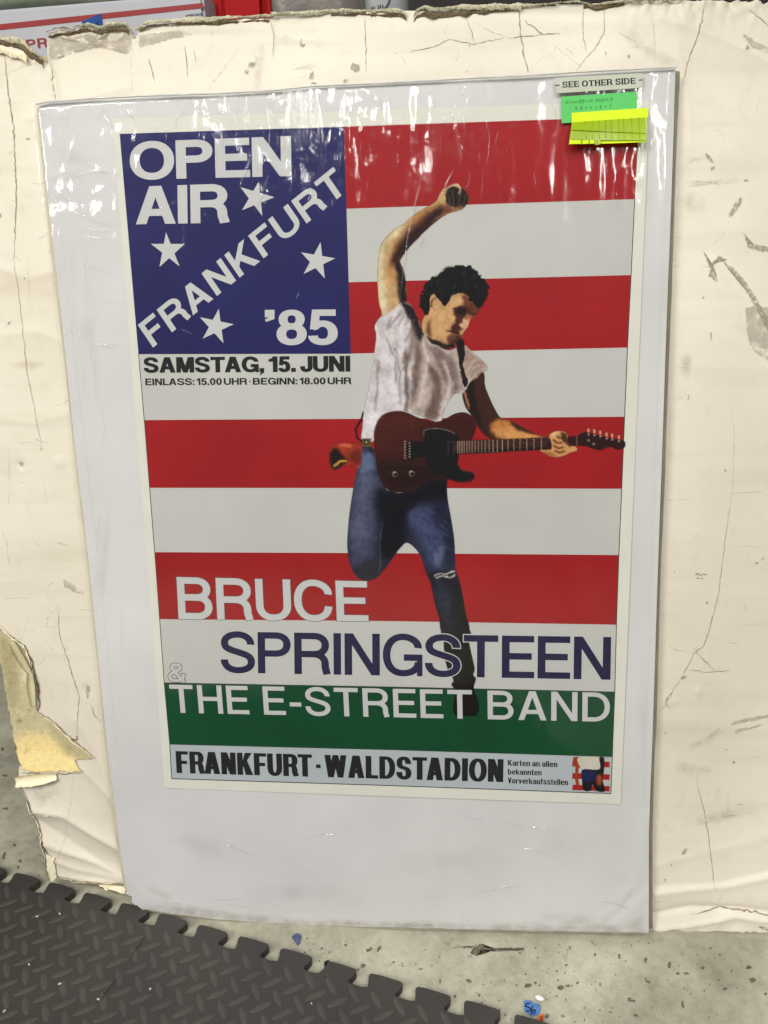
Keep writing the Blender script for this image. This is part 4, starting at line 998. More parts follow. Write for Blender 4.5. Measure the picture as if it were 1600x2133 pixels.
def smudge(name, items, mat, w):
    vs = []; fs = []; k = 0; cl = []
    assert mat
    for pts in items:
        P = np.array(pts, float)+rng.normal(size=(len(pts), 2))*1.5; c = P.mean(0); n = len(P)
        vs.append(S(c[0:1], c[1:2], w)); vs.append(S(P[:, 0], P[:, 1], w)); fs += [(k, k+1+i, k+1+(i+1) % n) for i in range(n)]; k += n+1; cl += [1.0]+[0.0]*n
    cl = np.array(cl); o = mesh_obj(name, np.concatenate(vs), fs, mat, sleeve, colors=np.stack([cl, cl, cl, cl*0+1], 1)); o['kind'] = 'stuff'; return o
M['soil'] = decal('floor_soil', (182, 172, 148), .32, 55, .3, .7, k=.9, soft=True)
M['dust'] = decal('grey_dust', (186, 185, 180), .16, 22, .3, .75, k=.9, soft=True)
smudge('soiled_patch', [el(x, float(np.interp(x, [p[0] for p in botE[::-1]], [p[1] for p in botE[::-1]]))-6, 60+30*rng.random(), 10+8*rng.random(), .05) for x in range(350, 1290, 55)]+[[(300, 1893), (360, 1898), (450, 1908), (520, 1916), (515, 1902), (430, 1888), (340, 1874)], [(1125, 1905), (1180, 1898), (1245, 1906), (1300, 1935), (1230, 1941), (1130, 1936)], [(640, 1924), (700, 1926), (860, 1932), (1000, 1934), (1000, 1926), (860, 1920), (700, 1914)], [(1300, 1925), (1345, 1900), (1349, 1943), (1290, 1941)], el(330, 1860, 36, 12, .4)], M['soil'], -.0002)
smudge('dust_patch', [el(420, 1760, 90, 30, .2), el(900, 1800, 160, 40, -.1), el(1180, 1760, 80, 50, .3), el(620, 1860, 120, 26), el(150, 330, 46, 60, .2), el(180, 700, 24, 110, .1), el(215, 1150, 20, 130, .1), el(1340, 1500, 14, 160), el(1350, 420, 20, 110)], M['dust'], -.0002)

# film with wrinkles: strong along the top, calm below
R_ = 3.6
xs = np.arange(64, 1420, R_); ys = np.arange(138, 1952, R_)
GX, GY = np.meshgrid(xs, ys); ny, nx = GX.shape
leftf = np.interp(GY, [p[1] for p in leftE[::-1]], [p[0] for p in leftE[::-1]])-10
rightf = np.interp(GY, [p[1] for p in rightE], [p[0] for p in rightE])+1.5
topf = np.interp(GX, [p[0] for p in top], [p[1] for p in top])-3
botf = np.interp(GX, [p[0] for p in botE[::-1]], [p[1] for p in botE[::-1]])+2
inside = (GX > leftf-R_) & (GX < rightf+R_) & (GY > topf-R_) & (GY < botf+R_)
GX = np.clip(GX, leftf, rightf); GY = np.clip(GY, topf, botf)
def ridged(a): return 1-np.abs(a)/(.6)
calm = np.clip((GY-180)/1300, 0, 1)
topA = np.exp(-np.clip(GY-topf, 0, None)/120)
amp = .25+1.35*np.exp(-((GY-430)/300)**2)*np.exp(-((GX-440)/400)**2)+.8*topA+.7*np.exp(-((GY-330)/200)**2)+.5*np.exp(-((GX-1340)/70)**2)*np.exp(-((GY-500)/400)**2)
patchy = np.clip(.65+1.0*smooth_noise(nx, ny, 9, 12, 31), .35, 1.25)
amp = .2+(amp-.25)*patchy*(1-.35*np.clip((GX-700)/200, 0, 1))
verts_n = smooth_noise(nx, ny, 62, 16, 1)*.55+smooth_noise(nx, ny, 120, 26, 2)*.28+smooth_noise(nx, ny, 24, 9, 3)*.8
iso = smooth_noise(nx, ny, 30, 40, 4)*.5+smooth_noise(nx, ny, 90, 120, 5)*.22+smooth_noise(nx, ny, 170, 220, 9)*.12
hor = smooth_noise(nx, ny, 12, 90, 6)*.4
diag = np.interp(GX, [60, 260, 420], [1, .6, 0])
H = verts_n*1.25*(1-.6*diag)+iso*(.22+.8*topA)+hor*(.15+.9*diag*np.exp(-((GY-480)/250)**2))
low = smooth_noise(nx, ny, 8, 6, 8)*.5
film_h = .0012+.0015*amp*(H+.4*np.maximum(0, ridged(smooth_noise(nx, ny, 40, 26, 12)*1.2)-.55))+.0006*low*calm
edge = np.minimum(np.minimum(GX-leftf, rightf-GX), np.minimum(GY-topf, botf-GY))
film_h = np.maximum(.0007+.0003*(H-H.min())/(H.max()-H.min()), film_h+.0012)*np.clip(edge/14, .15, 1)+.0006
u, v_ = bp(GX, GY); V = to_world(u, v_, -film_h)
idx = np.arange(nx*ny).reshape(ny, nx)
keep = inside[:-1, :-1] & inside[1:, :-1] & inside[:-1, 1:] & inside[1:, 1:]
fc = np.stack([idx[:-1, :-1][keep], idx[1:, :-1][keep], idx[1:, 1:][keep], idx[:-1, 1:][keep]], 1)
used = np.unique(fc); remap = -np.ones(nx*ny, int); remap[used] = np.arange(len(used))
wr = np.clip(amp*.62-.12, .03, 1.0).ravel()[used]
mesh_obj('plastic_film', V.reshape(-1, 3)[used], remap[fc], M['film'], sleeve, smooth=True, colors=np.stack([wr, wr, wr, np.ones_like(wr)], 1))

# raised folds in the film: half-round ridges with tapering ends
def ridge(pts, rad, w, parent, mat, name='film_fold', k=7, n=26, fn=S, wob=.8):
    P = np.array(pts, float); t = np.linspace(0, 1, len(P)); q = np.linspace(0, 1, n)
    Q = np.stack([np.interp(q, t, P[:, 0]), np.interp(q, t, P[:, 1])], 1)
    Q += smooth_noise(n, 2, 7, 1, int(rng.integers(1e6))).T*wob
    d = np.gradient(Q, axis=0); d /= np.linalg.norm(d, axis=1)[:, None]; nn = np.stack([-d[:, 1], d[:, 0]], 1)
    r = rad*np.sin(np.pi*np.clip(q, .02, .98))**.5*(.75+.5*rng.random(n))
    vs = []
    for i in range(n):
        for j in range(k):
            a = math.pi*j/(k-1)
            p = Q[i]+nn[i]*r[i]*math.cos(a)
            vs.append(fn(p[0], p[1], -(w+r[i]*.00056*math.sin(a)*.8)))
    f = [(i*k+j, i*k+j+1, (i+1)*k+j+1, (i+1)*k+j) for i in range(n-1) for j in range(k-1)]
    return mesh_obj(name, np.array(vs).reshape(-1, 3), f, mat, parent, smooth=True)
for pts, rd in (([(889, 305), (877, 380), (862, 440), (850, 500), (840, 575), (832, 640)], 2.2),
                ([(945, 352), (930, 385), (921, 405)], 2.4), ([(884, 490), (876, 518)], 1.8),
                ([(517, 342), (508, 368), (500, 392)], 3.4), ([(561, 366), (550, 395), (532, 440)], 2.6),
                ([(378, 686), (394, 692), (405, 697)], 2.0), ([(624, 610), (618, 624)], 2.0),
                ([(1012, 248), (1020, 290), (1018, 320), (1012, 345)], 1.4), ([(1008, 345), (1002, 420)], .9),
                ([(1112, 360), (1116, 392)], 1.4), ([(1176, 380), (1180, 395)], 1.6), ([(1264, 330), (1262, 350), (1266, 370)], 3.0), ([(1284, 400), (1288, 440)], 1.2),
                ([(255, 365), (205, 355), (120, 372)], 1.6), ([(120, 395), (140, 410), (155, 425)], 2.2), ([(150, 440), (190, 455), (235, 470)], 1.8),
                ([(102, 400), (122, 425), (116, 440)], 1.4), ([(160, 470), (200, 480), (236, 476)], 1.3)):
    ridge(pts, rd, .0021, sleeve, M['film_fold'])
for k in range(46):                                         # short wrinkles crowding the top edge
    x = 90+rng.random()*1290; y0 = np.interp(x, [p[0] for p in top], [p[1] for p in top])+6+rng.random()*70
    a = rng.normal()*.5; L = 10+rng.random()*34
    ridge([(x, y0), (x+math.sin(a)*L*.5+rng.normal()*3, y0+L*.5), (x+math.sin(a)*L, y0+L)], .8+rng.random()*1.3, .0019, sleeve, M['film_fold'], n=10)
for k in range(40):                                         # glinting streaks over the blue panel and top stripe
    x = 300+rng.random()**.8*760; y0 = 268+abs(rng.normal())*60; L = 10+rng.random()*40
    ridge([(x, y0), (x+rng.normal()*3, y0+L*.5), (x-2+rng.normal()*3, y0+L)], .5+rng.random()*1.0, .0019, sleeve, M['film_fold'], n=8)
for k in range(34):                                         # faint creases down the margins and across the foot
    if k % 3 == 0: x = 120+rng.random()*60; y = 380+rng.random()*900; x += (y-400)*.11; dx, dy = rng.normal()*6, 40+rng.random()*90
    elif k % 3 == 1: x = 300+rng.random()*950; y = 1700+rng.random()*190; dx, dy = 30+rng.random()*90, rng.normal()*16
    else: x = 110+rng.random()*110; y = 300+rng.random()*420; dx, dy = 25+rng.random()*60, 8+rng.normal()*12
    ridge([(x, y), (x+dx*.5+rng.normal()*3, y+dy*.5+rng.normal()*3), (x+dx, y+dy)], .7+rng.random()*.9, .0022, sleeve, M['film_fold'], n=12)
# heat seam down both sides of the sleeve
for E_, dx in ((leftE, 22), (rightE, -14)):
    ridge([(x+dx+(0 if dx > 0 else 0), y) for x, y in (E_ if E_[0][1] < E_[-1][1] else E_[::-1])][0:-1], 1.1, .0012, sleeve, M['film'], name='seam', n=60)

# ------------------------------------------------------------------ stickers on the sleeve
Eq = lambda L: [(1150+x*.16875, 140+y*.16875) for x, y in L]
def sheet_obj(name, quad, w, mat, parent, thick=.0005, bulge=0.0, nseg=8):
    TL, TR, BR, BL = [np.array(bp(*q)) for q in quad]
    vs = []; n = nseg+1
    for side in (0, 1):
        for j in range(n):
            for i in range(n):
                a, b = i/nseg, j/nseg
                p = (1-b)*((1-a)*TL+a*TR)+b*((1-a)*BL+a*BR)
                z = w+bulge*math.sin(math.pi*b)*.5+bulge*b*b
                vs.append(to_world(p[0], p[1], -(z-(thick if side else 0))))
    f = []
    for j in range(nseg):
        for i in range(nseg):
            a = j*n+i; f.append((a, a+n, a+n+1, a+1)); b = n*n+a; f.append((b, b+1, b+n+1, b+n))
    for i in range(nseg):
        a = i; f.append((a, a+1, n*n+a+1, n*n+a)); a = nseg*n+i; f.append((a+1, a, n*n+a, n*n+a+1))
        a = i*n; f.append((a+n, a, n*n+a, n*n+a+n)); a = i*n+nseg; f.append((a, a+n, n*n+a+n, n*n+a))
    return mesh_obj(name, np.array(vs).reshape(-1, 3), f, mat, parent, smooth=False)
lab = thing('paper_label', 'pale strip label reading SEE OTHER SIDE at the top right of the sleeve', 'label', loc=tuple(S(*Eq([(560, 330)])[0])))
sheet_obj('label_strip', Eq([(30, 148), (1102, 88), (1095, 268), (50, 336)]), .0042, M['label'], lab)
s = Sheet(-.0044)
text_on(s, 'SEE OTHER SIDE', Eq([(120, 196), (1015, 146), (1018, 218), (124, 268)]), s=.20, h=.12, gap=.16, cond=.85, serif=True, space=.30)
for q in ([(28, 236), (88, 232), (88, 242), (28, 246)], [(1060, 170), (1100, 167), (1100, 177), (1060, 180)]): s.poly(Eq(q))
s.build('lettering', M['ink_black'], lab)
gn = thing('sticky_note', 'bright green sticky note with faded handwriting under the SEE OTHER SIDE label', 'sticky note', loc=tuple(S(*Eq([(560, 700)])[0])))
sheet_obj('note_sheet', Eq([(104, 380), (1030, 318), (1046, 640), (112, 706)]), .0046, M['note_green'], gn)
s = Sheet(-.0048)
for i in range(30):
    x = 160+i*27 if i < 22 else 290+(i-22)*60; y = (455-(x-160)*.07) if i < 22 else (530-(x-290)*.07)
    if rng.random() < .2: continue
    hh = 14+rng.random()*14
    for _ in range(3):
        a = rng.random()*6.28; s.poly(Eq([(x+rng.normal()*6, y-hh), (x+4+rng.normal()*6, y-hh), (x+5+9*math.cos(a), y+hh*.6), (x+9*math.cos(a), y+hh*.6)]))
s.build('handwriting', M['note_mark'], gn)
yn = thing('sticky_note', 'neon yellow sticky note with a darker lifted flap, overlapping the green note', 'sticky note', loc=tuple(S(*Eq([(680, 980)])[0])))
sheet_obj('note_top', Eq([(232, 582), (1172, 520), (1166, 640), (236, 700)]), .0060, M['note_yellow'], yn)
# lower flap stands away from the sleeve and faces down
def flap(name, tl, tr, br, bl, w0, w1, mat):
    TL, TR, BR, BL = [np.array(bp(*q)) for q in Eq([tl, tr, br, bl])]
    vs = []; n = 9
    for sd in (0, 1):
        for j in range(n):
            for i in range(n):
                a, b = i/8, j/8; p = (1-b)*((1-a)*TL+a*TR)+b*((1-a)*BL+a*BR)
                w = w0+(w1-w0)*b**.8+.0006*math.sin(a*9)*b
                q = to_world(p[0], p[1], 0.0)                 # keep it on the line of its sheet, lifted
                vs.append(to_world(p[0], p[1], -(w-sd*.0004)))
    f = []
    for j in range(8):
        for i in range(8):
            a = j*n+i; f.append((a, a+n, a+n+1, a+1)); b = n*n+a; f.append((b, b+1, b+n+1, b+n))
    for i in range(8):
        a = 8*n+i; f.append((a+1, a, n*n+a, n*n+a+1)); a = i*n; f.append((a+n, a, n*n+a, n*n+a+n)); a = i*n+8; f.append((a, a+n, n*n+a+n, n*n+a))
    return mesh_obj(name, np.array(vs).reshape(-1, 3), f, mat, yn)
flap('note_flap', (236, 700), (1150, 640), (1128, 962), (188, 990), .0062, .013, M['note_yellow'])
flap('cover_film', (230, 702), (1135, 642), (1128, 850), (215, 812), .0068, .0120, M['note_olive'])
flap('cover_film', (215, 822), (1128, 862), (1126, 945), (200, 935), .0126, .0142, M['note_olive'])
s = Sheet(-.0150)
flap('bright_hem', (196, 940), (495, 938), (490, 984), (194, 988), .0143, .0146, M['note_yellow'])
flap('hem_tab', (500, 940), (575, 940), (570, 990), (505, 1002), .0143, .0146, M['note_olive'])
for x in (400, 480, 560, 640, 710, 800, 860, 960, 1050):
    q = Eq([(x, 690-(x-230)*.065), (x+5, 690-(x-230)*.065), (x-2, 925), (x-7, 925)])
    uv = [np.array(bp(*a)) for a in q]
    vs = np.array([to_world(p[0], p[1], -w) for p, w in zip(uv, (.0075, .0075, .0152, .0152))]).reshape(-1, 3)
    mesh_obj('grid_line', vs, [(0, 1, 2, 3)], M['note_line'], yn)
for x in (335, 425):
    q = Eq([(x, 938), (x+9, 938), (x+7, 988), (x, 988)]); uv = [np.array(bp(*a)) for a in q]
    mesh_obj('pen_tick', np.array([to_world(p[0], p[1], -.0156) for p in uv]).reshape(-1, 3), [(0, 1, 2, 3)], M['ink_black'], yn)
del s

# ================================================================== BIG CREAM BOARD behind the sleeve
BW = 0.0205
board = thing('foam_board', 'big battered cream board with torn top edge and peeling lower left corner, behind the poster', 'board', loc=tuple(SW(800, 1938, BW)))
def axis_vals(a, b, c, d, fine, coarse):
    return np.concatenate([np.arange(a, b, fine), np.arange(b, c, coarse), np.arange(c, d+fine, fine)])
bx = axis_vals(-230, 300, 1290, 1800, 4.0, 66); by = axis_vals(-40, 260, 1780, 1956, 3.6, 26)
by = np.concatenate([np.arange(-40, 260, 3.6), np.arange(260, 1780, 5.0), np.arange(1780, 1958, 3.6)])
BX, BY = np.meshgrid(bx, by)
topL = np.array([(-240, 92), (0, 78), (10, 76), (30, 82), (52, 88), (69, 106), (89, 121), (95, 127), (98, 78), (101, 67), (150, 60), (184, 54), (213, 59), (240, 53), (264, 51), (272, 62), (276, 78), (281, 80), (284, 58), (310, 46), (360, 42), (402, 40), (460, 39), (520, 34), (567, 31), (640, 28), (700, 25), (750, 23), (800, 23), (837, 22), (849, 31), (856, 44), (867, 22), (885, 15), (900, 19), (960, 14), (1080, 11), (1090, 14), (1200, 7), (1240, 12), (1300, 4), (1410, 3), (1500, 2), (1580, 2), (1590, 9), (1600, 4), (1820, -6)], float)
botL = np.array([(90, 1838), (101, 1850), (112, 1838), (142, 1846), (195, 1853), (262, 1866), (400, 1895), (800, 1925), (1350, 1937), (1460, 1940), (1600, 1943), (1820, 1950)], float)
lefL = np.array([(-260, -60), (-230, 200), (-140, 700), (-60, 1080), (-4, 1310), (8, 1400), (19, 1487), (30, 1560), (38, 1600), (32, 1640), (45, 1652), (62, 1694), (81, 1750), (88, 1806), (92, 1850), (96, 1960)], float)
rag = smooth_noise(len(bx), 2, 260, 1, 41)[0]*1.5
tf = np.interp(BX, topL[:, 0], topL[:, 1])+rag[None, :]; bf = np.interp(BX, botL[:, 0], botL[:, 1])+rag[None, :]*.6
ragy = smooth_noise(len(by), 2, 160, 1, 42)[0]*2.0
lf = np.interp(BY, lefL[:, 1], lefL[:, 0])+ragy[:, None]
st = 4.0
ins = (BX > lf-st) & (BY > tf-3.6) & (BY < bf+3.6)
PX = np.maximum(BX, lf); PY = np.clip(BY, tf, np.maximum(bf, tf+1))
# relief: long waves, dents, creases that run to folds
Hb = smooth_noise(len(bx), len(by), 9, 11, 21)*.0016+smooth_noise(len(bx), len(by), 26, 34, 22)*.0006
def seg_d(px, py, a, b):
    a = np.array(a, float); b = np.array(b, float); d = b-a; L = d@d
    t = np.clip(((px-a[0])*d[0]+(py-a[1])*d[1])/L, 0, 1)
    return np.hypot(px-a[0]-t*d[0], py-a[1]-t*d[1]), t
def fold(pts, hgt, rad):
    global Hb
    D = np.full(PX.shape, 1e9)
    for a, b in zip(pts[:-1], pts[1:]): D = np.minimum(D, seg_d(PX, PY, a, b)[0])
    Hb = Hb+hgt*1.7*np.exp(-D/rad)
# positive = towards the viewer
for pts, hg, rd in (([(60, 1696), (130, 1700), (190, 1735), (262, 1772)], .0050, 16), ([(66, 1712), (110, 1740), (270, 1835)], -.0030, 22),
                    ([(84, 1764), (140, 1782), (200, 1800), (262, 1828)], .0040, 13), ([(110, 1800), (150, 1815), (262, 1830)], .002, 10),
                    ([(120, 1835), (200, 1838), (262, 1836)], .0035, 8), ([(105, 1838), (160, 1845), (200, 1852), (262, 1852)], -.0030, 7),
                    ([(160, 1500), (200, 1560), (235, 1660)], .0018, 18), ([(170, 1600), (232, 1660)], .0016, 10),
                    ([(1365, 1860), (1440, 1852), (1520, 1845), (1620, 1822)], .0028, 14), ([(1370, 1845), (1500, 1838), (1620, 1810)], -.0016, 14),
                    ([(1360, 1905), (1440, 1890), (1540, 1893), (1620, 1904)], -.0030, 9), ([(1365, 1935), (1450, 1925), (1530, 1908), (1600, 1918)], .0030, 9),
                    ([(1365, 1800), (1450, 1780), (1620, 1740)], .0012, 20), ([(1400, 0), (1430, 200), (1440, 300)], .0010, 24),
                    ([(1380, 40), (1500, 80), (1600, 130)], .0012, 18), ([(95, 127), (108, 160), (120, 230)], -.0026, 9),
                    ([(98, 78), (180, 100), (276, 84)], -.0024, 12), ([(284, 58), (340, 70), (420, 78)], -.0020, 12), ([(560, 34), (566, 60), (572, 110)], -.0022, 7),
                    ([(1480, 540), (1500, 550), (1530, 600), (1600, 690)], .0006, 9), ([(0, 560), (60, 580), (140, 560)], .0010, 16), ([(0, 700), (80, 690), (150, 720)], .0010, 20),
                    ([(0, 870), (70, 880), (150, 860)], .0009, 18), ([(60, 250), (100, 220), (240, 190)], .0008, 16)):
    fold(pts, hg, rd)
for (x, y, r, hg) in ((126, 962, 10, .0022), (1268+130, 1461, 9, .0024), (1456, 1440, 9, .0022), (1450, 1110, 4, .0015), (632, 82, 9, .004), (1554, 100, 5, .002), (183, 1437, 8, -.003), (44, 967, 7, -.003)):
    Hb = Hb+hg*np.exp(-((PX-x)**2+(PY-y)**2)/(r*r))-hg*.5*np.exp(-((PX-x-2)**2+(PY-y+1)**2)/((r*.55)**2))
# crumpled top edge
te = np.exp(-np.clip(PY-tf, 0, None)/16); crn = smooth_noise(len(bx), len(by), 150, 110, 23)
Hb = Hb+te*crn*.0030+.0006*crn*np.exp(-np.clip(PY-tf, 0, None)/90)
be = np.exp(-np.clip(bf-PY, 0, None)/20); Hb = Hb+be*smooth_noise(len(bx), len(by), 90, 90, 24)*.0018
# lower left corner bends backward off the floor line
cb = np.clip((1-(PX+20)/330), 0, 1)*np.clip((PY-1350)/500, 0, 1); Hb = Hb-.020*cb**1.5
u, v_ = bp(PX, PY, BW); V = to_world(u, v_, BW-Hb)
# keep the sleeve area flat
ny, nx = PX.shape; idx = np.arange(nx*ny).reshape(ny, nx)
keep = ins[:-1, :-1] & ins[1:, :-1] & ins[:-1, 1:] & ins[1:, 1:]
fc = np.stack([idx[:-1, :-1][keep], idx[1:, :-1][keep], idx[1:, 1:][keep], idx[:-1, 1:][keep]], 1)
used = np.unique(fc); remap = -np.ones(nx*ny, int); remap[used] = np.arange(len(used)); fc = remap[fc]; V = V.reshape(-1, 3)[used]
# boundary walls give the board its thickness
e = np.concatenate([fc[:, [0, 1]], fc[:, [1, 2]], fc[:, [2, 3]], fc[:, [3, 0]]]); key = np.sort(e, 1); key = key[:, 0]*len(V)+key[:, 1]
uq, inv, cnt = np.unique(key, return_inverse=True, return_counts=True); be_ = e[cnt[inv] == 1]
bv = np.unique(be_); bm_ = -np.ones(len(V), int); bm_[bv] = np.arange(len(bv))+len(V)
V2 = np.concatenate([V, V[bv]+ND*.011]); wf = np.stack([be_[:, 1], be_[:, 0], bm_[be_[:, 0]], bm_[be_[:, 1]]], 1)
bo = mesh_obj('board_face', V2, np.concatenate([fc, wf]), M['board'], board, smooth=True)
bo['label'] = 'cream paper face with dents and creases'
def board_h(px, py):
    i = int(np.clip(np.searchsorted(bx, px), 0, nx-1)); j = int(np.clip(np.searchsorted(by, py), 0, ny-1)); return Hb[j, i]
def BWpt(px, py, lift):
    return to_world(*[np.asarray(a) for a in bp(px, py, BW)], BW-board_h(px, py)-lift)
back = np.array([(-220, 130), (1780, 40), (1780, 1930), (130, 1830), (40, 1500), (-60, 1100)], float)
mesh_obj('back_face', SW(back[:, 0], back[:, 1], BW+.0135), [tuple(range(6))], M['core_tan'], board)

# cracks: thin dirty lines of uneven width
def crack_mesh(lines, name, mat, lift=.0007):
    vs = []; fs = []; k = 0
    for pts, wd in lines:
        P = np.array(pts, float); L = np.hypot(*np.diff(P, axis=0).T).sum(); n = max(6, int(L/6))
        t = np.concatenate([[0], np.cumsum(np.hypot(*np.diff(P, axis=0).T))])/L; q = np.linspace(0, 1, n)
        Q = np.stack([np.interp(q, t, P[:, 0]), np.interp(q, t, P[:, 1])], 1)+rng.normal(size=(n, 2))*.8
        d = np.gradient(Q, axis=0); d /= np.linalg.norm(d, axis=1)[:, None]+1e-9; nn = np.stack([-d[:, 1], d[:, 0]], 1)
        w = wd*.85*(.35+.9*rng.random(n))*np.sin(np.pi*np.clip(q, .04, .96))**.4
        for i in range(n):
            for sg in (-1, 1):
                p = Q[i]+nn[i]*w[i]/2*sg; vs.append(BWpt(p[0], p[1], lift))
        fs += [(k+2*i, k+2*i+1, k+2*i+3, k+2*i+2) for i in range(n-1)]; k += 2*n
    o = mesh_obj(name, np.array(vs).reshape(-1, 3), fs, mat, board); return o
dark = [([(1080, 10), (1083, 60), (1090, 110), (1101, 152)], 3.0), ([(1469, 0), (1460, 50), (1442, 105), (1432, 130), (1422, 178)], 2.6), ([(1260, 15), (1258, 70), (1240, 100), (1220, 120), (1202, 148)], 1.6),
        ([(1215, 10), (1214, 70), (1221, 108)], 1.4), ([(1355, 5), (1362, 60), (1365, 150)], 1.0), ([(105, 125), (107, 165), (114, 212)], 2.2), ([(10, 110), (18, 200), (30, 270), (33, 350), (36, 400), (30, 540)], 2.6),
        ([(30, 540), (38, 600), (50, 700), (58, 780), (75, 860), (88, 930)], 1.4), ([(310, 125), (322, 170)], 2.0), ([(385, 95), (392, 160)], 1.6), ([(405, 100), (408, 130)], 1.2), ([(760, 40), (762, 100), (763, 150)], 1.6),
        ([(965, 25), (980, 60), (990, 90)], 1.6), ([(560, 32), (572, 80), (568, 118)], 2.0), ([(1095, 45), (1130, 72), (1165, 70)], 2.2), ([(1060, 80), (1100, 75), (1135, 72)], 1.6), ([(855, 108), (900, 100), (935, 82), (985, 92), (1050, 80)], 1.5),
        ([(985, 45), (1020, 65), (1065, 80)], 1.2), ([(1150, 90), (1190, 125), (1215, 143)], 1.0), ([(500, 100), (470, 140), (430, 192)], 1.2), ([(270, 110), (275, 150), (276, 195)], .9), ([(105, 125), (60, 135), (0, 160)], .9),
        ([(100, 95), (180, 90), (250, 85), (280, 92)], 1.3), ([(0, 1090), (15, 1130), (20, 1180)], 1.0), ([(134, 1010), (128, 1060), (130, 1130), (134, 1290), (135, 1340)], 1.0), ([(120, 1130), (145, 1138)], 2.0), ([(92, 1008), (100, 1050)], .8),
        ([(122, 1270), (123, 1320), (140, 1370), (152, 1410), (165, 1450), (162, 1530)], 1.6), ([(123, 1262), (100, 1285), (95, 1308), (118, 1303), (124, 1282)], 1.0), ([(152, 1620), (146, 1680), (128, 1760), (108, 1820)], .9),
        ([(0, 1246), (70, 1245)], .7), ([(35, 1300), (42, 1340), (60, 1290)], .8), ([(160, 1270), (192, 1272)], .8), ([(190, 1470), (200, 1490), (210, 1502)], 1.6), ([(1448, 1617), (1470, 1700), (1480, 1780), (1489, 1850)], 1.5),
        ([(1519, 1055), (1508, 1150), (1496, 1240), (1478, 1310), (1465, 1345), (1447, 1358), (1428, 1395), (1398, 1445), (1376, 1482)], 1.5), ([(1443, 1350), (1470, 1378), (1489, 1397)], 2.2), ([(1436, 1394), (1470, 1400), (1520, 1395)], 1.6),
        ([(1398, 1442), (1388, 1455), (1386, 1468), (1394, 1472)], 3.0), ([(1525, 860), (1530, 900), (1526, 1010), (1518, 1090)], 1.0), ([(1525, 1027), (1590, 1024)], 1.0), ([(1380, 1042), (1440, 1040)], .9), ([(1530, 1138), (1600, 1140)], .8),
        ([(1440, 1905), (1500, 1892), (1560, 1898), (1625, 1912)], 3.2), ([(1360, 1880), (1400, 1872)], 1.0), ([(1390, 490), (1440, 500)], .6), ([(1516, 1650), (1516, 1690)], 1.0), ([(1540, 1300), (1600, 1305)], .6),
        ([(20, 930), (22, 1010), (18, 1060)], .8), ([(165, 820), (172, 860)], 1.0), ([(20, 410), (40, 430)], .6), ([(1560, 20), (1590, 45), (1610, 66)], 2.0), ([(60, 540), (62, 620)], .7), ([(130, 1345), (140, 1400)], .8)]
dark = [d for d in dark if d[0][0] != (134, 1010)]
crack_mesh([d for d in dark if d[1] > 1.3], 'crack', M['crack'])['kind'] = 'stuff'
crack_mesh([d for d in dark if d[1] <= 1.3], 'hairline_crack', M['scuff'])['kind'] = 'stuff'
# wandering finer wear all over
fine = []
for k in range(55):
    side = rng.random()
    if side < .42: x = 1385+rng.random()*215; y = 180+rng.random()*1730
    elif side < .75: x = rng.random()*110+rng.random()*60; y = 240+rng.random()*1200
    else: x = rng.random()*1600; y = 60+rng.random()*100
    a = rng.random()*6.28; L = 8+rng.random()*34
    fine.append(([(x, y), (x+L*.5*math.cos(a)+rng.normal()*2, y+L*.5*math.sin(a)+rng.normal()*2), (x+L*math.cos(a+.3), y+L*math.sin(a+.3))], .5+rng.random()*.8))
crack_mesh(fine, 'fine_scratch', M['scuff'])['kind'] = 'stuff'

def blobs(items, name, mat, lift=.0009, rough=.22):
    vs = []; fs = []; k = 0; cl = []
    for pts in items:
        P = np.array(pts, float); out = []
        for a, b in zip(P, np.roll(P, -1, 0)):
            L = np.hypot(*(b-a)); n = max(2, int(L/5))
            for t in np.linspace(0, 1, n, endpoint=False): out.append(a+(b-a)*t+rng.normal(size=2)*rough*min(L, 5))
        c = np.mean(out, 0); vs.append(BWpt(c[0], c[1], lift)); n = len(out); cl += [1.0]+[0.0]*n
        for p in out: vs.append(BWpt(p[0], p[1], lift))
        fs += [(k, k+1+i, k+1+(i+1) % n) for i in range(n)]; k += n+1
    cl = np.array(cl); o = mesh_obj(name, np.array(vs).reshape(-1, 3), fs, mat, board, colors=np.stack([cl, cl, cl, cl*0+1], 1)); o['kind'] = 'stuff'; return o
def el(x, y, a, b, th=0):
    return [(x+a*math.cos(q)*math.cos(th)-b*math.sin(q)*math.sin(th), y+a*math.cos(q)*math.sin(th)+b*math.sin(q)*math.cos(th)) for q in np.linspace(0, 6.28, 9, endpoint=False)]
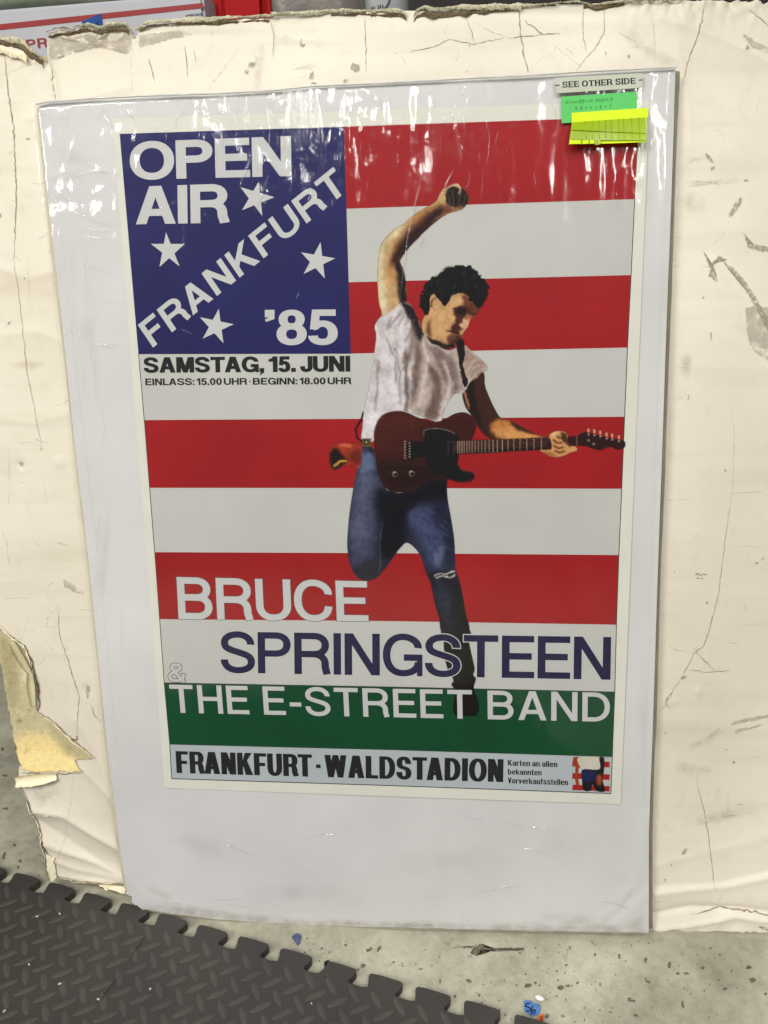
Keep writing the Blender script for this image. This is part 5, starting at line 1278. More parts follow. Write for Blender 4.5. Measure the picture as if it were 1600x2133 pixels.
blobs([el(1532, 432, 26, 6, -.95), el(1555, 375, 5, 3), [(1465, 522), (1475, 545), (1484, 558), (1490, 545), (1500, 538), (1515, 540), (1498, 533), (1485, 545), (1484, 560), (1496, 586), (1474, 576), (1480, 560)],
       [(1500, 537), (1530, 560), (1556, 590), (1580, 630), (1600, 665), (1600, 690), (1575, 645), (1550, 600), (1524, 566)], [(1547, 485), (1556, 505), (1600, 515), (1600, 526), (1562, 518)],
       el(1478, 330, 14, 4, .9), el(1485, 350, 7, 3, -.8), el(525, 135, 9, 6, -.6), el(515, 150, 5, 5), el(740, 142, 11, 9, .5), el(650, 158, 5, 9, .3), el(654, 174, 7, 1.5), el(720, 170, 5, 5), el(1465, 620, 2.5, 2.5), el(1480, 700, 2, 10),
       el(1434, 828, 2, 6, .3), el(1510, 980, 3, 3), el(1460, 1196, 14, 2.5, .1), el(1457, 1204, 8, 1.5), el(1589, 1165, 5, 2.5, -.5), el(1577, 1173, 4, 2), el(1472, 1255, 3, 3), el(1424, 1410, 6, 3, -.6), el(1404, 1190, 2, 2), el(1425, 1772, 9, 3, -.9),
       el(1398, 1800, 2, 2), el(1385, 1833, 2, 5), el(1514, 1562, 3, 1.5, -.4), el(1528, 1588, 4, 3), el(1385, 1525, 3, 2), el(1600-8, 1932, 14, 4, .3), el(1540, 1676, 2, 2), el(1546, 1676, 2, 2), el(45, 967, 6, 5, .6), el(53, 580, 2, 2), el(15, 680, 3, 1.5, .5), el(20, 673, 5, 1.6, -.9),
       el(2, 450, 3, 5), el(60, 290, 5, 1.5), el(632, 90, 6, 10, .4), el(1262, 112, 2, 4), el(1310, 118, 3, 4), el(1555, 100, 4, 5, .6), el(973, 150, 2, 2), el(978, 95, 2, 3), el(183, 1440, 4, 13, -.1), el(88, 935, 1.5, 4)], 'scuff', M['scuff'])
blobs([el(1440, 420, 40, 26, .3), [(1420, 377), (1500, 372), (1545, 368), (1545, 378), (1500, 384), (1425, 390)], [(1430, 330), (1475, 320), (1475, 332), (1430, 345)], [(620, 135), (660, 132), (658, 146), (602, 148)], el(595, 82, 24, 12, .2), el(1350, 100, 90, 20, .6),
       el(1470, 1540, 60, 12, -.5), el(1500, 1700, 80, 16, -.2), el(540, 140, 14, 60, .1), el(1440, 1600, 50, 16, .1), el(60, 760, 40, 14), el(1430, 760, 16, 40)], 'grime', M['scuff_soft'], rough=.4)
blobs([[(1552, 640), (1575, 637), (1600, 640), (1600, 750), (1575, 735), (1560, 715), (1555, 680)], [(1522, 1505), (1560, 1493), (1600, 1490), (1598, 1496), (1560, 1502), (1524, 1510)], [(1528, 1518), (1565, 1514), (1590, 1510), (1560, 1520), (1530, 1528)],
       [(130, 1206), (150, 1215), (178, 1238), (160, 1236), (135, 1222)], [(1545, 130-60), (1600, 100), (1600, 112), (1560, 95)],
       [(98, 80), (270, 66), (275, 108), (262, 112), (240, 92), (200, 96), (160, 108), (120, 122), (104, 124)], [(288, 72), (380, 62), (400, 70), (340, 84), (290, 100)]], 'worn_patch', M['scuff_pink'])
blobs([[(52, 1652), (70, 1640), (120, 1636), (134, 1652), (114, 1662), (121, 1684), (112, 1680), (98, 1664), (86, 1688), (72, 1688), (62, 1672)]], 'worn_patch', M['scuff_soft'])  # grey shadow below the curled strip, painted as a soft patch

# peeled lower-left patch with the bare core showing
def patch(pts, name, mat, lift=.0012, inner=None, rough=.25, label=None, depth=0.0):
    P = np.array(pts, float); out = []
    for a, b in zip(P, np.roll(P, -1, 0)):
        L = np.hypot(*(b-a)); n = max(1, int(L/6))
        for t in np.linspace(0, 1, n, endpoint=False): out.append(a+(b-a)*t+rng.normal(size=2)*rough*2)
    bmx = bmesh.new(); vs = [bmx.verts.new(BWpt(p[0], p[1], lift)) for p in out]
    f = bmx.faces.new(vs); bmesh.ops.triangulate(bmx, faces=[f])
    bmesh.ops.subdivide_edges(bmx, edges=bmx.edges[:], cuts=1)
    for v in bmx.verts:
        v.co += Vector(tuple(-ND*rng.random()*.0009))-Vector(board.location)
    me = bpy.data.meshes.new(name); bmx.to_mesh(me); bmx.free(); me.materials.append(mat)
    o = bpy.data.objects.new(name, me); link(o, board)
    if label: o['label'] = label
    return o
def BWarr(X, Y, lift):
    i = np.clip(np.searchsorted(bx, X), 0, len(bx)-1); j = np.clip(np.searchsorted(by, Y), 0, len(by)-1)
    return to_world(*bp(X, Y, BW), BW-Hb[j, i]-lift-.0012*np.abs(np.sin(X*.9+Y*.37)*np.cos(Y*.8-X*.21))*rng.random(X.shape))
KALB0 = KALB; KALB = .98
cp = Paint(-12, 1292, 206, 1616, 1.6)
jag = lambda L, a=1.6: [(x+rng.normal()*a, y+rng.normal()*a) for x, y in [p for A, B in zip(L, L[1:]+L[:1]) for p in [(A[0]+(B[0]-A[0])*t, A[1]+(B[1]-A[1])*t) for t in np.linspace(0, 1, max(1, int(math.hypot(B[0]-A[0], B[1]-A[1])/7)), endpoint=False)]]]
cm = cp.base(jag([(-8, 1300), (18, 1325), (52, 1352), (66, 1390), (76, 1430), (70, 1462), (80, 1484), (112, 1502), (150, 1538), (196, 1574), (190, 1580), (157, 1583), (174, 1607), (110, 1608), (60, 1607), (42, 1605), (30, 1560), (19, 1490), (6, 1400)]), (190, 181, 149), smooth=False)
cp.shade([(30, 1540), (90, 1528), (140, 1548), (176, 1610), (30, 1612)], (232, 210, 154), 9, .9)
cp.shade([(44, 1575), (100, 1566), (150, 1580), (170, 1606), (44, 1606)], (244, 222, 164), 6, .9)
cp.shade([(0, 1330), (26, 1350), (40, 1420), (24, 1480)], (164, 154, 122), 7, .8); cp.shade([(44, 1360), (64, 1400), (66, 1450), (50, 1420)], (214, 206, 178), 5, .8); cp.shade([(100, 1508), (150, 1545), (185, 1575), (140, 1570)], (172, 163, 132), 5, .7)
for x, y, r in ((40, 1502, 6), (146, 1557, 3), (88, 1525, 3), (62, 1480, 4)): cp.shade(el(x, y, r, r*.7), (146, 130, 104), 1.5, .7, smooth=False)
for k in range(60):
    x = rng.random()*180; y = 1310+rng.random()*290; a_ = 1.2+rng.normal()*.5; L_ = 8+rng.random()*20
    cp.line([(x, y), (x+L_*.5*math.cos(a_), y+L_*.5*math.sin(a_)), (x+L_*math.cos(a_+.2), y+L_*math.sin(a_+.2))], 1.6, (216, 208, 176) if k % 2 else (160, 150, 118), .9, .4, clip=cm)
cp.build('exposed_core', board, .0016, fn=lambda X, Y, w: BWarr(X, Y, w))['label'] = 'tan bare core with a pale fresh tear where the face paper has gone'
KALB = KALB0
# curled strips of face paper
def curl(A, B, rad, mat, name, turns=.8, w0=.002, label=None):
    """paper rolled about the line A-B (photo pixels on the board)"""
    A = np.array(A, float); B = np.array(B, float); n = 16; k = 14; vs = []
    ax = B-A; ax /= np.linalg.norm(ax); pn = np.array([-ax[1], ax[0]])
    for i in range(n+1):
        t = i/n; c = A+(B-A)*t; r = rad*(.55+.5*math.sin(math.pi*(.15+.8*t)))*(.9+.2*rng.random())
        for j in range(k+1):
            a = -1.2+turns*2*math.pi*j/k
            rr = r*(1-.25*j/k); p = c+pn*rr*math.sin(a)
            vs.append(BWpt(p[0], p[1], w0+rr*.00058*(1-math.cos(a))))
    f = [(i*(k+1)+j, i*(k+1)+j+1, (i+1)*(k+1)+j+1, (i+1)*(k+1)+j) for i in range(n) for j in range(k)]
    o = mesh_obj(name, np.array(vs).reshape(-1, 3), f, mat, board, smooth=True)
    if label: o['label'] = label
    return o
curl((30, 1630), (118, 1616), 14, M['lip_light'], 'curled_strip', .55, .003, 'cream paper rolled down at the lower left tear')
curl((28, 1335), (66, 1400), 9, M['core_tan'], 'curled_strip', .5, .003); curl((66, 1400), (72, 1470), 9, M['core_tan'], 'curled_strip', .45, .003)
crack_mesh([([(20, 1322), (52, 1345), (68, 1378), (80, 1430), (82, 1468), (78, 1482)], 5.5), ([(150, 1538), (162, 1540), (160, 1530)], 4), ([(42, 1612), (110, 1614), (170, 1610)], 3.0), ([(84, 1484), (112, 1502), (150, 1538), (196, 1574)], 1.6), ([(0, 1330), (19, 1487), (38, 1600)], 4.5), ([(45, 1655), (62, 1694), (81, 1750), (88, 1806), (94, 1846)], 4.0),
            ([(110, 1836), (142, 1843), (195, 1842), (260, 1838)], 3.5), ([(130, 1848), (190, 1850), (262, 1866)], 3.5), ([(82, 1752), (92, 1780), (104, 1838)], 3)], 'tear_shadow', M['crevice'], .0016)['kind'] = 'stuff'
crack_mesh([([(82, 1486), (112, 1504), (150, 1540), (198, 1576)], 3.6), ([(-4, 1296), (20, 1322), (54, 1350), (68, 1388)], 4.2), ([(44, 1655), (62, 1694), (81, 1750), (90, 1806)], 2.0), ([(115, 1836), (150, 1840), (250, 1834)], 3.0), ([(60, 1694), (120, 1698)], 2.5)], 'torn_fibre', M['lip_light'], .0026)['kind'] = 'stuff'
blobs([[(92, 1784), (110, 1790), (112, 1836), (100, 1846), (92, 1820)], [(190, 1847), (262, 1846), (262, 1862), (215, 1856)]], 'white_layer', M['lip_light'], .0022)

# ragged lip of torn layers along the top
def lip(x0, x1, off, wd, mat, name, lift, seed, jag=2.0, label=None):
    n = int((x1-x0)/3.2); r = np.random.default_rng(seed); vs = []; K = 5
    X = np.linspace(x0, x1, n); T = np.interp(X, topL[:, 0], topL[:, 1]); a = smooth_noise(n, 2, max(4, n//5), 1, seed)[0]; b = smooth_noise(n, 2, max(4, n//3), 1, seed+1)[0]; c = smooth_noise(n, 2, max(3, n//14), 1, seed+2)[0]
    for i in range(n):
        wdt = wd*(1+.55*c[i]+.25*b[i]); wdt = max(1.2, wdt)
        for j in range(K):
            y = T[i]+off+a[i]*jag*(1-j/(K-1))+wdt*j/(K-1)+r.normal()*.5
            z = lift+.0016*math.sin(math.pi*j/(K-1))+.0012*b[i]+r.normal()*.0004
            vs.append(BWpt(X[i], y, z))
    f = [(i*K+j, i*K+j+1, (i+1)*K+j+1, (i+1)*K+j) for i in range(n-1) for j in range(K-1)]
    o = mesh_obj(name, np.array(vs).reshape(-1, 3), f, mat, board)
    if label: o['label'] = label
    return o
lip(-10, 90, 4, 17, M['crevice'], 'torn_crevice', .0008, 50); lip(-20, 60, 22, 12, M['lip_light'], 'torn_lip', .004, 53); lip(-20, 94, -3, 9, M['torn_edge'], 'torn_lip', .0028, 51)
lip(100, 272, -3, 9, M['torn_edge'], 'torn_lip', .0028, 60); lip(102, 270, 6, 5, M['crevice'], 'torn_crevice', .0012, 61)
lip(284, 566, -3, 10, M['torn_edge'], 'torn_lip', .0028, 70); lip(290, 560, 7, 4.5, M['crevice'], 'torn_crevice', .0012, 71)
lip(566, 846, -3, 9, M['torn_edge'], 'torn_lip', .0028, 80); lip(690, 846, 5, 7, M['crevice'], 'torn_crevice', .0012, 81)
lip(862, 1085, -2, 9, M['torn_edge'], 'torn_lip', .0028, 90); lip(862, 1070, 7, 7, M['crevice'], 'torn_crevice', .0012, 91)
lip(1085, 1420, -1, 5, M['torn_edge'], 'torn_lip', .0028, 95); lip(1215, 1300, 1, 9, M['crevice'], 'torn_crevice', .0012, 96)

# ================================================================== FLOOR
def plane_z(name, x0, x1, y0, y1, z, mat, kind='structure'):
    o = mesh_obj(name, [(x0, y0, z), (x1, y0, z), (x1, y1, z), (x0, y1, z)], [(0, 1, 2, 3)], mat); o['kind'] = kind; return o
ground = plane_z('concrete_floor', -6, 6, -6, 6, 0, M['floor'])
def floor_blobs(items, name, mat, z=.0006, rough=.25):
    vs = []; fs = []; k = 0
    for pts in items:
        P = np.array(pts, float); out = []
        for a, b in zip(P, np.roll(P, -1, 0)):
            L = np.hypot(*(b-a)); n = max(2, int(L/4))
            for t in np.linspace(0, 1, n, endpoint=False): out.append(a+(b-a)*t+rng.normal(size=2)*rough*min(L, 4))
        out = np.array(out); n = len(out); c = out.mean(0)
        vs.append(floor_pt(c[0], c[1], z).reshape(1, 3)); vs.append(floor_pt(out[:, 0], out[:, 1], z))
        fs += [(k, k+1+i, k+1+(i+1) % n) for i in range(n)]; k += n+1
    o = mesh_obj(name, np.concatenate(vs), fs, mat, ground); o['kind'] = 'stuff'; return o
FD = lambda L: [(1000+x*.15625, 2020+y*.15625) for x, y in L]
spots = [FD(el(640, 210, 50, 28, -.4)), FD(el(738, 175, 16, 20)), FD(el(792, 210, 13, 15)), FD(el(1075, 238, 50, 30, -.3)), FD(el(1170, 215, 30, 22)), FD(el(1225, 215, 12, 18)), FD(el(890, 620, 28, 34, .3)), FD(el(1020, 352, 20, 8)),
         FD(el(1040, 138, 14, 14)), FD(el(1145, 400, 10, 18)), FD(el(340, 600, 14, 18)), FD(el(45, 198, 16, 9, .4)), FD(el(1020, 18, 14, 12)), FD(el(325, 145, 8, 12)), FD(el(1300, 175, 18, 18)), FD(el(262, 525, 10, 18)), FD(el(1390, 510, 10, 18)),
         el(977, 2043, 6, 4.5, .3), el(948, 2075, 3.5, 3.5), el(998, 2073, 3, 3), el(756, 2012, 4, 6, .9), el(770, 1978, 8, 4, -.4), el(790, 1976, 3, 8, .6), el(917, 2044, 2, 5), el(820, 2004, 3, 2),
         [(978, 1986), (988, 1970), (1000, 1966), (1010, 1972), (1035, 1974), (1090, 1975), (1092, 1979), (1030, 1982), (1006, 1978), (992, 1990)], [(950, 1972), (985, 1970), (985, 1973), (950, 1974)],
         el(1395, 2010, 3, 7), el(1412, 2028, 4, 3), el(1430, 2028, 6, 2), el(1464, 2016, 4, 4), el(1560, 2015, 6, 4), el(1568, 2041, 7, 5, .3), el(1318, 2085, 5, 3), el(1325, 2115, 6, 3, .5), el(1422, 2092, 3, 9, -.2), el(1310, 2082, 3, 4),
         el(1240, 1988, 3, 3), el(1290, 1992, 2, 6), el(1510, 2060, 5, 3), el(1350, 2045, 6, 2, .3), el(1345, 2000, 3, 6), el(1595, 2070, 3, 3), el(1480, 1975, 3, 2), el(1250, 2050, 2, 4), el(1180, 2010, 3, 2), el(1120, 1995, 2, 2),
         el(8, 1782, 3, 9, .2), el(42, 1793, 4, 4), el(38, 1806, 3, 3), el(10, 1615, 6, 2), el(12, 1684, 6, 3), el(5, 1560, 3, 4), el(30, 1760, 3, 3), el(720, 1968, 3, 2), el(640, 1955, 2, 2), el(670, 1975, 2, 3)]
for k in range(150):
    spots.append(el(620+rng.random()*980, 1960+rng.random()*190, .8+rng.random()*1.8, .7+rng.random()*1.3, rng.random()*3))
floor_blobs(spots, 'stain', M['floor_stain'])
floor_blobs([[(705, 1960), (735, 1955), (745, 2000), (725, 2010), (705, 1990)], [(755, 2045), (780, 2035), (775, 2050), (760, 2055)], [(1040, 1985), (1060, 1980), (1055, 2000)], [(655, 1970), (680, 1965), (700, 1990), (690, 2010), (670, 1995)], [(1170, 1985), (1185, 1980), (1178, 2005)]], 'paint_splash', M['floor_pale'], .0004)

# ------------------------------------------------------------------ foam mat with jigsaw edge
MZ = .0115
fm = thing('foam_mat', 'dark grey interlocking foam mat with diamond tread and jigsaw edge on the concrete', 'floor mat')
p0 = floor_pt(100+140/4, 1850+70/4, MZ)[:2]; p1 = floor_pt(930, 2097, MZ)[:2]
ed = (p1-p0); ed /= np.linalg.norm(ed); pdn = np.array([ed[1], -ed[0]])            # pdn points into the mat (towards the viewer)
if pdn[1] > 0: pdn = -pdn
marks_px = [(75-15, 1846), (135, 1868), (212, 1894), (288, 1916), (370, 1941), (452, 1966), (540, 1994), (630, 2020), (723, 2051), (820, 2078), (920, 2107), (1022, 2137)]
Mx = [np.dot(floor_pt(x, y, MZ)[:2]-p0, ed) for x, y in marks_px]
per = (Mx[-1]-Mx[0])/(len(Mx)-1); ph = np.mean([m-i*per for i, m in enumerate(Mx)])
# tooth outline in (along, out) metres: mark = root at the right-hand side of a tooth
toff = np.dot(floor_pt(452, 1966, MZ)[:2]-p0, -pdn)
edge_pts = []; TH = .0205
tooth = [(-.0345, 0), (-.0350, .004), (-.0365, .0085), (-.0385, .0135), (-.0390, .0175), (-.0370, TH), (-.030, TH+.0004), (-.015, TH+.0004), (.0020, TH), (.0050, TH-.0018), (.0056, .0150), (.0034, .0085), (.0012, .0040), (0, 0), (.004, -.0012), (.012, -.0014), (.019, -.0013)]
i0, i1 = -8, 18
for i in range(i0, i1):
    for k, (a, b) in enumerate(tooth):
        if i == 8 and 0 <= k <= 3: b = b+.003*k; a = a-.004+.003*k      # one tooth is cut aslant
        edge_pts.append(p0+ed*(ph+i*per+a)-pdn*(toff+b-.0))
edge_pts = np.array(edge_pts)
far = [edge_pts[-1]+pdn*1.3, edge_pts[0]+pdn*1.3]
ring2 = np.concatenate([edge_pts, np.array(far)]); n = len(ring2)
bmx = bmesh.new()
tv = [bmx.verts.new((p[0], p[1], MZ)) for p in ring2]; ftop = bmx.faces.new(tv)
if ftop.normal.z < 0: bmesh.ops.reverse_faces(bmx, faces=[ftop])
lv = [bmx.verts.new((p[0], p[1], .0006)) for p in ring2]
for i in range(n): bmx.faces.new((tv[i], tv[(i+1) % n], lv[(i+1) % n], lv[i]))
be2 = [e for e in bmx.edges if e.verts[0] in tv and e.verts[1] in tv]
bmesh.ops.bevel(bmx, geom=be2, offset=.0007, segments=2, profile=.6, affect='EDGES')
bmesh.ops.recalc_face_normals(bmx, faces=bmx.faces[:])
bmesh.ops.triangulate(bmx, faces=[f for f in bmx.faces if len(f.verts) > 4])
me = bpy.data.meshes.new('mat_sheet'); bmx.to_mesh(me); bmx.free(); me.materials.append(M['mat'])
link(bpy.data.objects.new('mat_sheet', me), fm)
# raised lozenges, two directions
def lozenge(L, Wd):
    nn, kk = 14, 5; vs = []; H = .0009
    for i in range(nn+1):
        t = i/nn*2-1; hw = Wd/2*(1-abs(t)**2.2)**.75
        for j in range(kk):
            q = j/(kk-1)*2-1
            vs.append((t*L/2, q*hw, H*(1-q**4)*(1-abs(t)**5)-.0002))
    f = [(i*kk+j, (i+1)*kk+j, (i+1)*kk+j+1, i*kk+j+1) for i in range(nn) for j in range(kk-1)]
    me = bpy.data.meshes.new('tread_bar'); me.from_pydata(vs, [], f); me.materials.append(M['mat_bar'])
    me.polygons.foreach_set('use_smooth', np.ones(len(me.polygons), bool)); me.update(); return me
mA_, mB_ = lozenge(.0285, .0088), lozenge(.0300, .0090)
qf = lambda X, Y: floor_pt(100+X/4, 1850+Y/4, MZ)[:2]
org = qf(403, 455); e1 = (qf(1210, 705)-qf(403, 455))/5; e1 = ed*np.linalg.norm(e1)
e2 = ((qf(555, 508)-qf(530, 280))+(qf(592, 740)-qf(555, 508)))/2
dA = qf(390, 392)-qf(415, 520); dB = qf(495, 540)-qf(330, 605)
cnt = 0; rest = []
cands = []
for i in range(-40, 60):
    for j in range(-14, 22):
        for kind in (0, 1):
            c = org+i*e1+(j+.5*kind)*e2
            rel = c-p0; inn = np.dot(rel, pdn)+toff
            al = np.dot(rel, ed)-ph
            fr = (al/per+.5) % 1
            # clear of the notches, but the tread runs out onto the teeth
            if inn < .006: continue
            if not (-.9 < c[0] < .75 and c[1] > -.75): continue
            cands.append((np.hypot(c[0]-CW[0], c[1]-CW[1]), c, kind))
def proj(c):
    d = np.array([c[0], c[1], MZ])-CW; x, y, z = d@right, d@down, d@fwd; return (800+F*x/z, 1066.5+F*y/z) if z > 0 else (9e9, 9e9)
inview = [c for c in cands if -25 < proj(c[1])[0] < 1200 and proj(c[1])[1] < 2175]
inview.sort(key=lambda c: -proj(c[1])[1])
for dist, c, kind in inview[:300]:
    d = dB if kind else dA
    o = bpy.data.objects.new('tread_bar', mB_ if kind else mA_); o.location = (c[0], c[1], MZ); o.rotation_euler = (0, 0, math.atan2(d[1], d[0])+rng.normal()*.02)
    link(o, fm)
left_over = inview[300:]+[c for c in cands if not any(c is q for q in inview) and c[0] < 1.0]
if left_over:
    vs = []; fs = []; k = 0
    for dist, c, kind in left_over:
        d = dB if kind else dA; a = math.atan2(d[1], d[0]); me0 = mB_ if kind else mA_
        R2 = np.array([[math.cos(a), -math.sin(a)], [math.sin(a), math.cos(a)]])
        co = np.array([v.co[:] for v in me0.vertices]); co[:, :2] = co[:, :2]@R2.T+c; co[:, 2] += MZ
        vs.append(co); fs += [tuple(x+k for x in p.vertices) for p in me0.polygons]; k += len(co)
    mesh_obj('tread_pattern', np.concatenate(vs), fs, M['mat_bar'], fm, smooth=True)['kind'] = 'stuff'

# litter on mat and floor
def chip(name, pts, z, h, mat, label, cat, group=None, parent=None, crumple=0.0):
    P = floor_pt(np.array([p[0] for p in pts], float), np.array([p[1] for p in pts], float), z); n = len(P); c = P.mean(0)
    vs = [c+np.array([0, 0, h+crumple])]+[p+np.array([0, 0, h+crumple*rng.random()]) for p in P]+[p for p in P]
    f = [(0, 1+i, 1+(i+1) % n) for i in range(n)]+[(1+i, 1+n+i, 1+n+(i+1) % n, 1+(i+1) % n) for i in range(n)]
    me = bpy.data.meshes.new(name); me.from_pydata([tuple(v-c) for v in vs], [], f); me.materials.append(mat)
    o = bpy.data.objects.new(name, me); o.location = tuple(c); link(o, parent)
    if label: tag(o, label, cat, group)
    return o
tape = chip('tape_scrap', FD([(582, 430), (640, 415), (690, 420), (700, 455), (800, 470), (802, 560), (770, 600), (700, 628), (590, 555)]), .0006, .0008, M['scrap_blue'], 'torn scrap of blue masking tape with handwriting on the concrete', 'tape scrap', crumple=.001)
tw = thing  # marks written on the scrap belong to it
def floor_line(name, pts, wd, z, mat, parent):
    P = np.array(pts, float); t = np.linspace(0, 1, len(P)); q = np.linspace(0, 1, 22)
    Q = np.stack([np.interp(q, t, P[:, 0]), np.interp(q, t, P[:, 1])], 1)
    d = np.gradient(Q, axis=0); d /= np.linalg.norm(d, axis=1)[:, None]+1e-9; nn = np.stack([-d[:, 1], d[:, 0]], 1)*wd/2
    A, B = Q+nn, Q-nn; P3 = np.concatenate([floor_pt(A[:, 0], A[:, 1], z), floor_pt(B[:, 0], B[:, 1], z)])
    f = [(i, i+1, 22+i+1, 22+i) for i in range(21)]
    return mesh_obj(name, P3, f, mat, parent)
for L in ([(665, 445), (620, 450), (600, 485), (650, 500), (680, 525), (650, 555), (610, 545)], [(700, 480), (680, 600)], [(690, 560), (725, 530), (740, 545), (722, 588), (705, 580)]):
    floor_line('handwriting', FD(L), 2.2, .0032, M['pen_dark'], tape)
chip('paper_scrap', FD([(770, 620), (850, 595), (845, 660), (850, 760), (740, 760), (745, 690)]), .0006, .0010, M['scrap_orange'], 'small orange and red paper scrap at the lower edge beside the blue tape', 'paper scrap', crumple=.0012)
sp = [o for o in COL.objects if o.name == 'paper_scrap'][0]
floor_line('red_print', FD([(820, 615), (815, 670), (805, 740)]), 5, .0034, M['scrap_red'], sp)
def pebble(name, px, py, z, r, sq, mat, label, cat, group=None, rot=0.0):
    bmx = bmesh.new(); bmesh.ops.create_icosphere(bmx, subdivisions=2, radius=r)
    for v in bmx.verts: v.co = Vector((v.co.x*1.5, v.co.y*.9, v.co.z*sq+r*sq))*(1+rng.normal()*.03)
    me = bpy.data.meshes.new(name); bmx.to_mesh(me); bmx.free(); me.materials.append(mat); me.polygons.foreach_set('use_smooth', np.ones(len(me.polygons), bool))
    o = bpy.data.objects.new(name, me); o.location = tuple(floor_pt(px, py, z)); o.rotation_euler = (0, 0, rot); link(o); return tag(o, label, cat, group)
pebble('button', 1124, 2081, .0006, .0040, .5, M['pebble'], 'tiny shiny white button on the concrete above the blue tape scrap', 'button', rot=-.3)
chip('tape_fragment', [(608, 1952), (614, 1946), (622, 1945), (628, 1950), (625, 1964), (620, 1970), (613, 1960)], .0006, .0006, M['scrap_slate'], 'tiny slate blue fragment just below the sleeve\'s bottom edge', 'tape scrap', crumple=.0015)
LB = ['tiny pale crumb on the mat just below the sleeve\'s lower left corner', 'brightest crumb at the tip of the lower black hair', 'tiny pale crumb left of the lower black hair', 'pale crumb on the mat right of the lower black hair',
      'pale crumb at the bottom left corner of the mat', 'pale crumb furthest right on the foam mat', 'pale crumb at the mat\'s left, midway down', '', 'faint crumb at the mat\'s upper left under the torn board corner', 'pale speck on the mat below the upper black hair']
for k, (px, py, onmat) in enumerate(((100+100/4, 1850+218/4, 1), (100+420/4, 1850+930/4, 1), (100+100/4, 1850+802/4, 1), (100+855/4, 1850+845/4, 1), (10, 2107, 1), (649, 2091, 1), (61, 2010, 1), (966, 2056, 0), (78, 1910, 1), (313, 2061, 1))):
    pebble('crumb', px, py, MZ+.0002 if onmat else .0003, .0011+.0006*rng.random(), .7, M['speck'], LB[k] if onmat else 'pale crumb lying on bare concrete near the mat edge', 'crumb', 'crumbs on the mat' if onmat else None, rot=rng.random()*3)
for k, (pts, lb) in enumerate((([(300, 1953), (288, 1970), (278, 1983), (271, 1998)], 'thin black hair on the mat nearer the sleeve'), ([(243, 2040), (230, 2055), (218, 2070), (210, 2085)], 'thin black hair on the mat nearer the bottom left'))):
    o = floor_line('hair_strand', pts, .9, MZ+.0014, M['hair'], None); tag(o, lb, 'hair')

# ================================================================== SHELF BEHIND with stored goods
SZ = float(wall_pt(300, 180, .30)[2])
shf = thing('storage_shelf', 'dark storage shelf behind the board, holding the boxes', 'shelf', loc=(0.0, .30, 0))
def boxm(name, x0, x1, y0, y1, z0, z1, mat, parent, bev=.003):
    bmx = bmesh.new(); bmesh.ops.create_cube(bmx, size=1)
    off = np.array(parent.location) if parent is not None else np.zeros(3)
    for v in bmx.verts: v.co = Vector(((v.co.x+.5)*(x1-x0)+x0-off[0], (v.co.y+.5)*(y1-y0)+y0-off[1], (v.co.z+.5)*(z1-z0)+z0-off[2]))
    bmesh.ops.bevel(bmx, geom=bmx.edges[:], offset=bev, segments=2, affect='EDGES')
    me = bpy.data.meshes.new(name); bmx.to_mesh(me); bmx.free(); me.materials.append(mat)
    return link(bpy.data.objects.new(name, me), parent)
boxm('shelf_board', -1.2, 1.2, .27, .80, SZ-.03, SZ, M['shelf'], shf)
for x in (-1.17, 1.13):
    for y in (.29, .74): boxm('leg', x, x+.04, y, y+.04, 0, SZ-.03, M['shelf'], shf)
boxm('back_panel', -1.2, 1.2, .80, .815, SZ-.03, SZ+.75, M['shelf'], shf)
wl = mesh_obj('back_wall', [(-4, 1.6, 0), (4, 1.6, 0), (4, 1.6, 3), (-4, 1.6, 3)], [(0, 1, 2, 3)], M['dark_wall']); wl['kind'] = 'structure'

# white mailing box with red stripe; its front is turned slightly, found from the stripe's slope
def vplane(pA, pB):
    """vertical plane through two floor-plan points; returns unprojector"""
    pA = np.array(pA, float); pB = np.array(pB, float); d = pB-pA; n = np.array([d[1], -d[0], 0.]); n /= np.linalg.norm(n)
    q0 = np.array([pA[0], pA[1], 0.])
    def fn(px, py, lift=0.0):
        dd = rayw(np.asarray(px, float), np.asarray(py, float)); k = ((q0-CW)@n)/(dd@n); return CW+dd*k[..., None]+n*lift
    return fn, n
Lx = float(wall_pt(-200, 60, .36)[0]); Rx = float(wall_pt(428, 60, .36)[0])
bf_, bn = vplane((Lx, .40), (Rx, .345))
if bn[1] > 0: bn = -bn
mb = thing('mailing_box', 'white mailing box with a red stripe behind the torn top left of the board', 'box', loc=(float(Rx), .345, SZ))
def front_poly(name, pts, lift, mat, parent, fn=None):
    fn = fn or bf_; P = np.array(pts, float); v = fn(P[:, 0], P[:, 1]); v = v+bn*lift
    return mesh_obj(name, v, [tuple(range(len(P)))], mat, parent)
TLb = bf_(np.float64(-200.), np.float64(44.)); TRb = bf_(np.float64(428.), np.float64(-26.))
zt = float((TLb[2]+TRb[2])/2)
P0 = np.array([bf_(np.float64(-200.), np.float64(60.))[0], bf_(np.float64(-200.), np.float64(60.))[1]]); P1 = np.array([bf_(np.float64(428.), np.float64(60.))[0], bf_(np.float64(428.), np.float64(60.))[1]])
depth = -bn[:2]*.24
z_l = float(bf_(np.float64(0.), np.float64(20.))[2])
ztop = z_l
bmx = bmesh.new()
base = [P0, P1, P1+depth, P0+depth]
lo = [bmx.verts.new((p[0]-mb.location[0], p[1]-mb.location[1], .001)) for p in base]; hi = [bmx.verts.new((p[0]-mb.location[0], p[1]-mb.location[1], ztop-SZ)) for p in base]
for i in range(4): bmx.faces.new((lo[i], lo[(i+1) % 4], hi[(i+1) % 4], hi[i]))
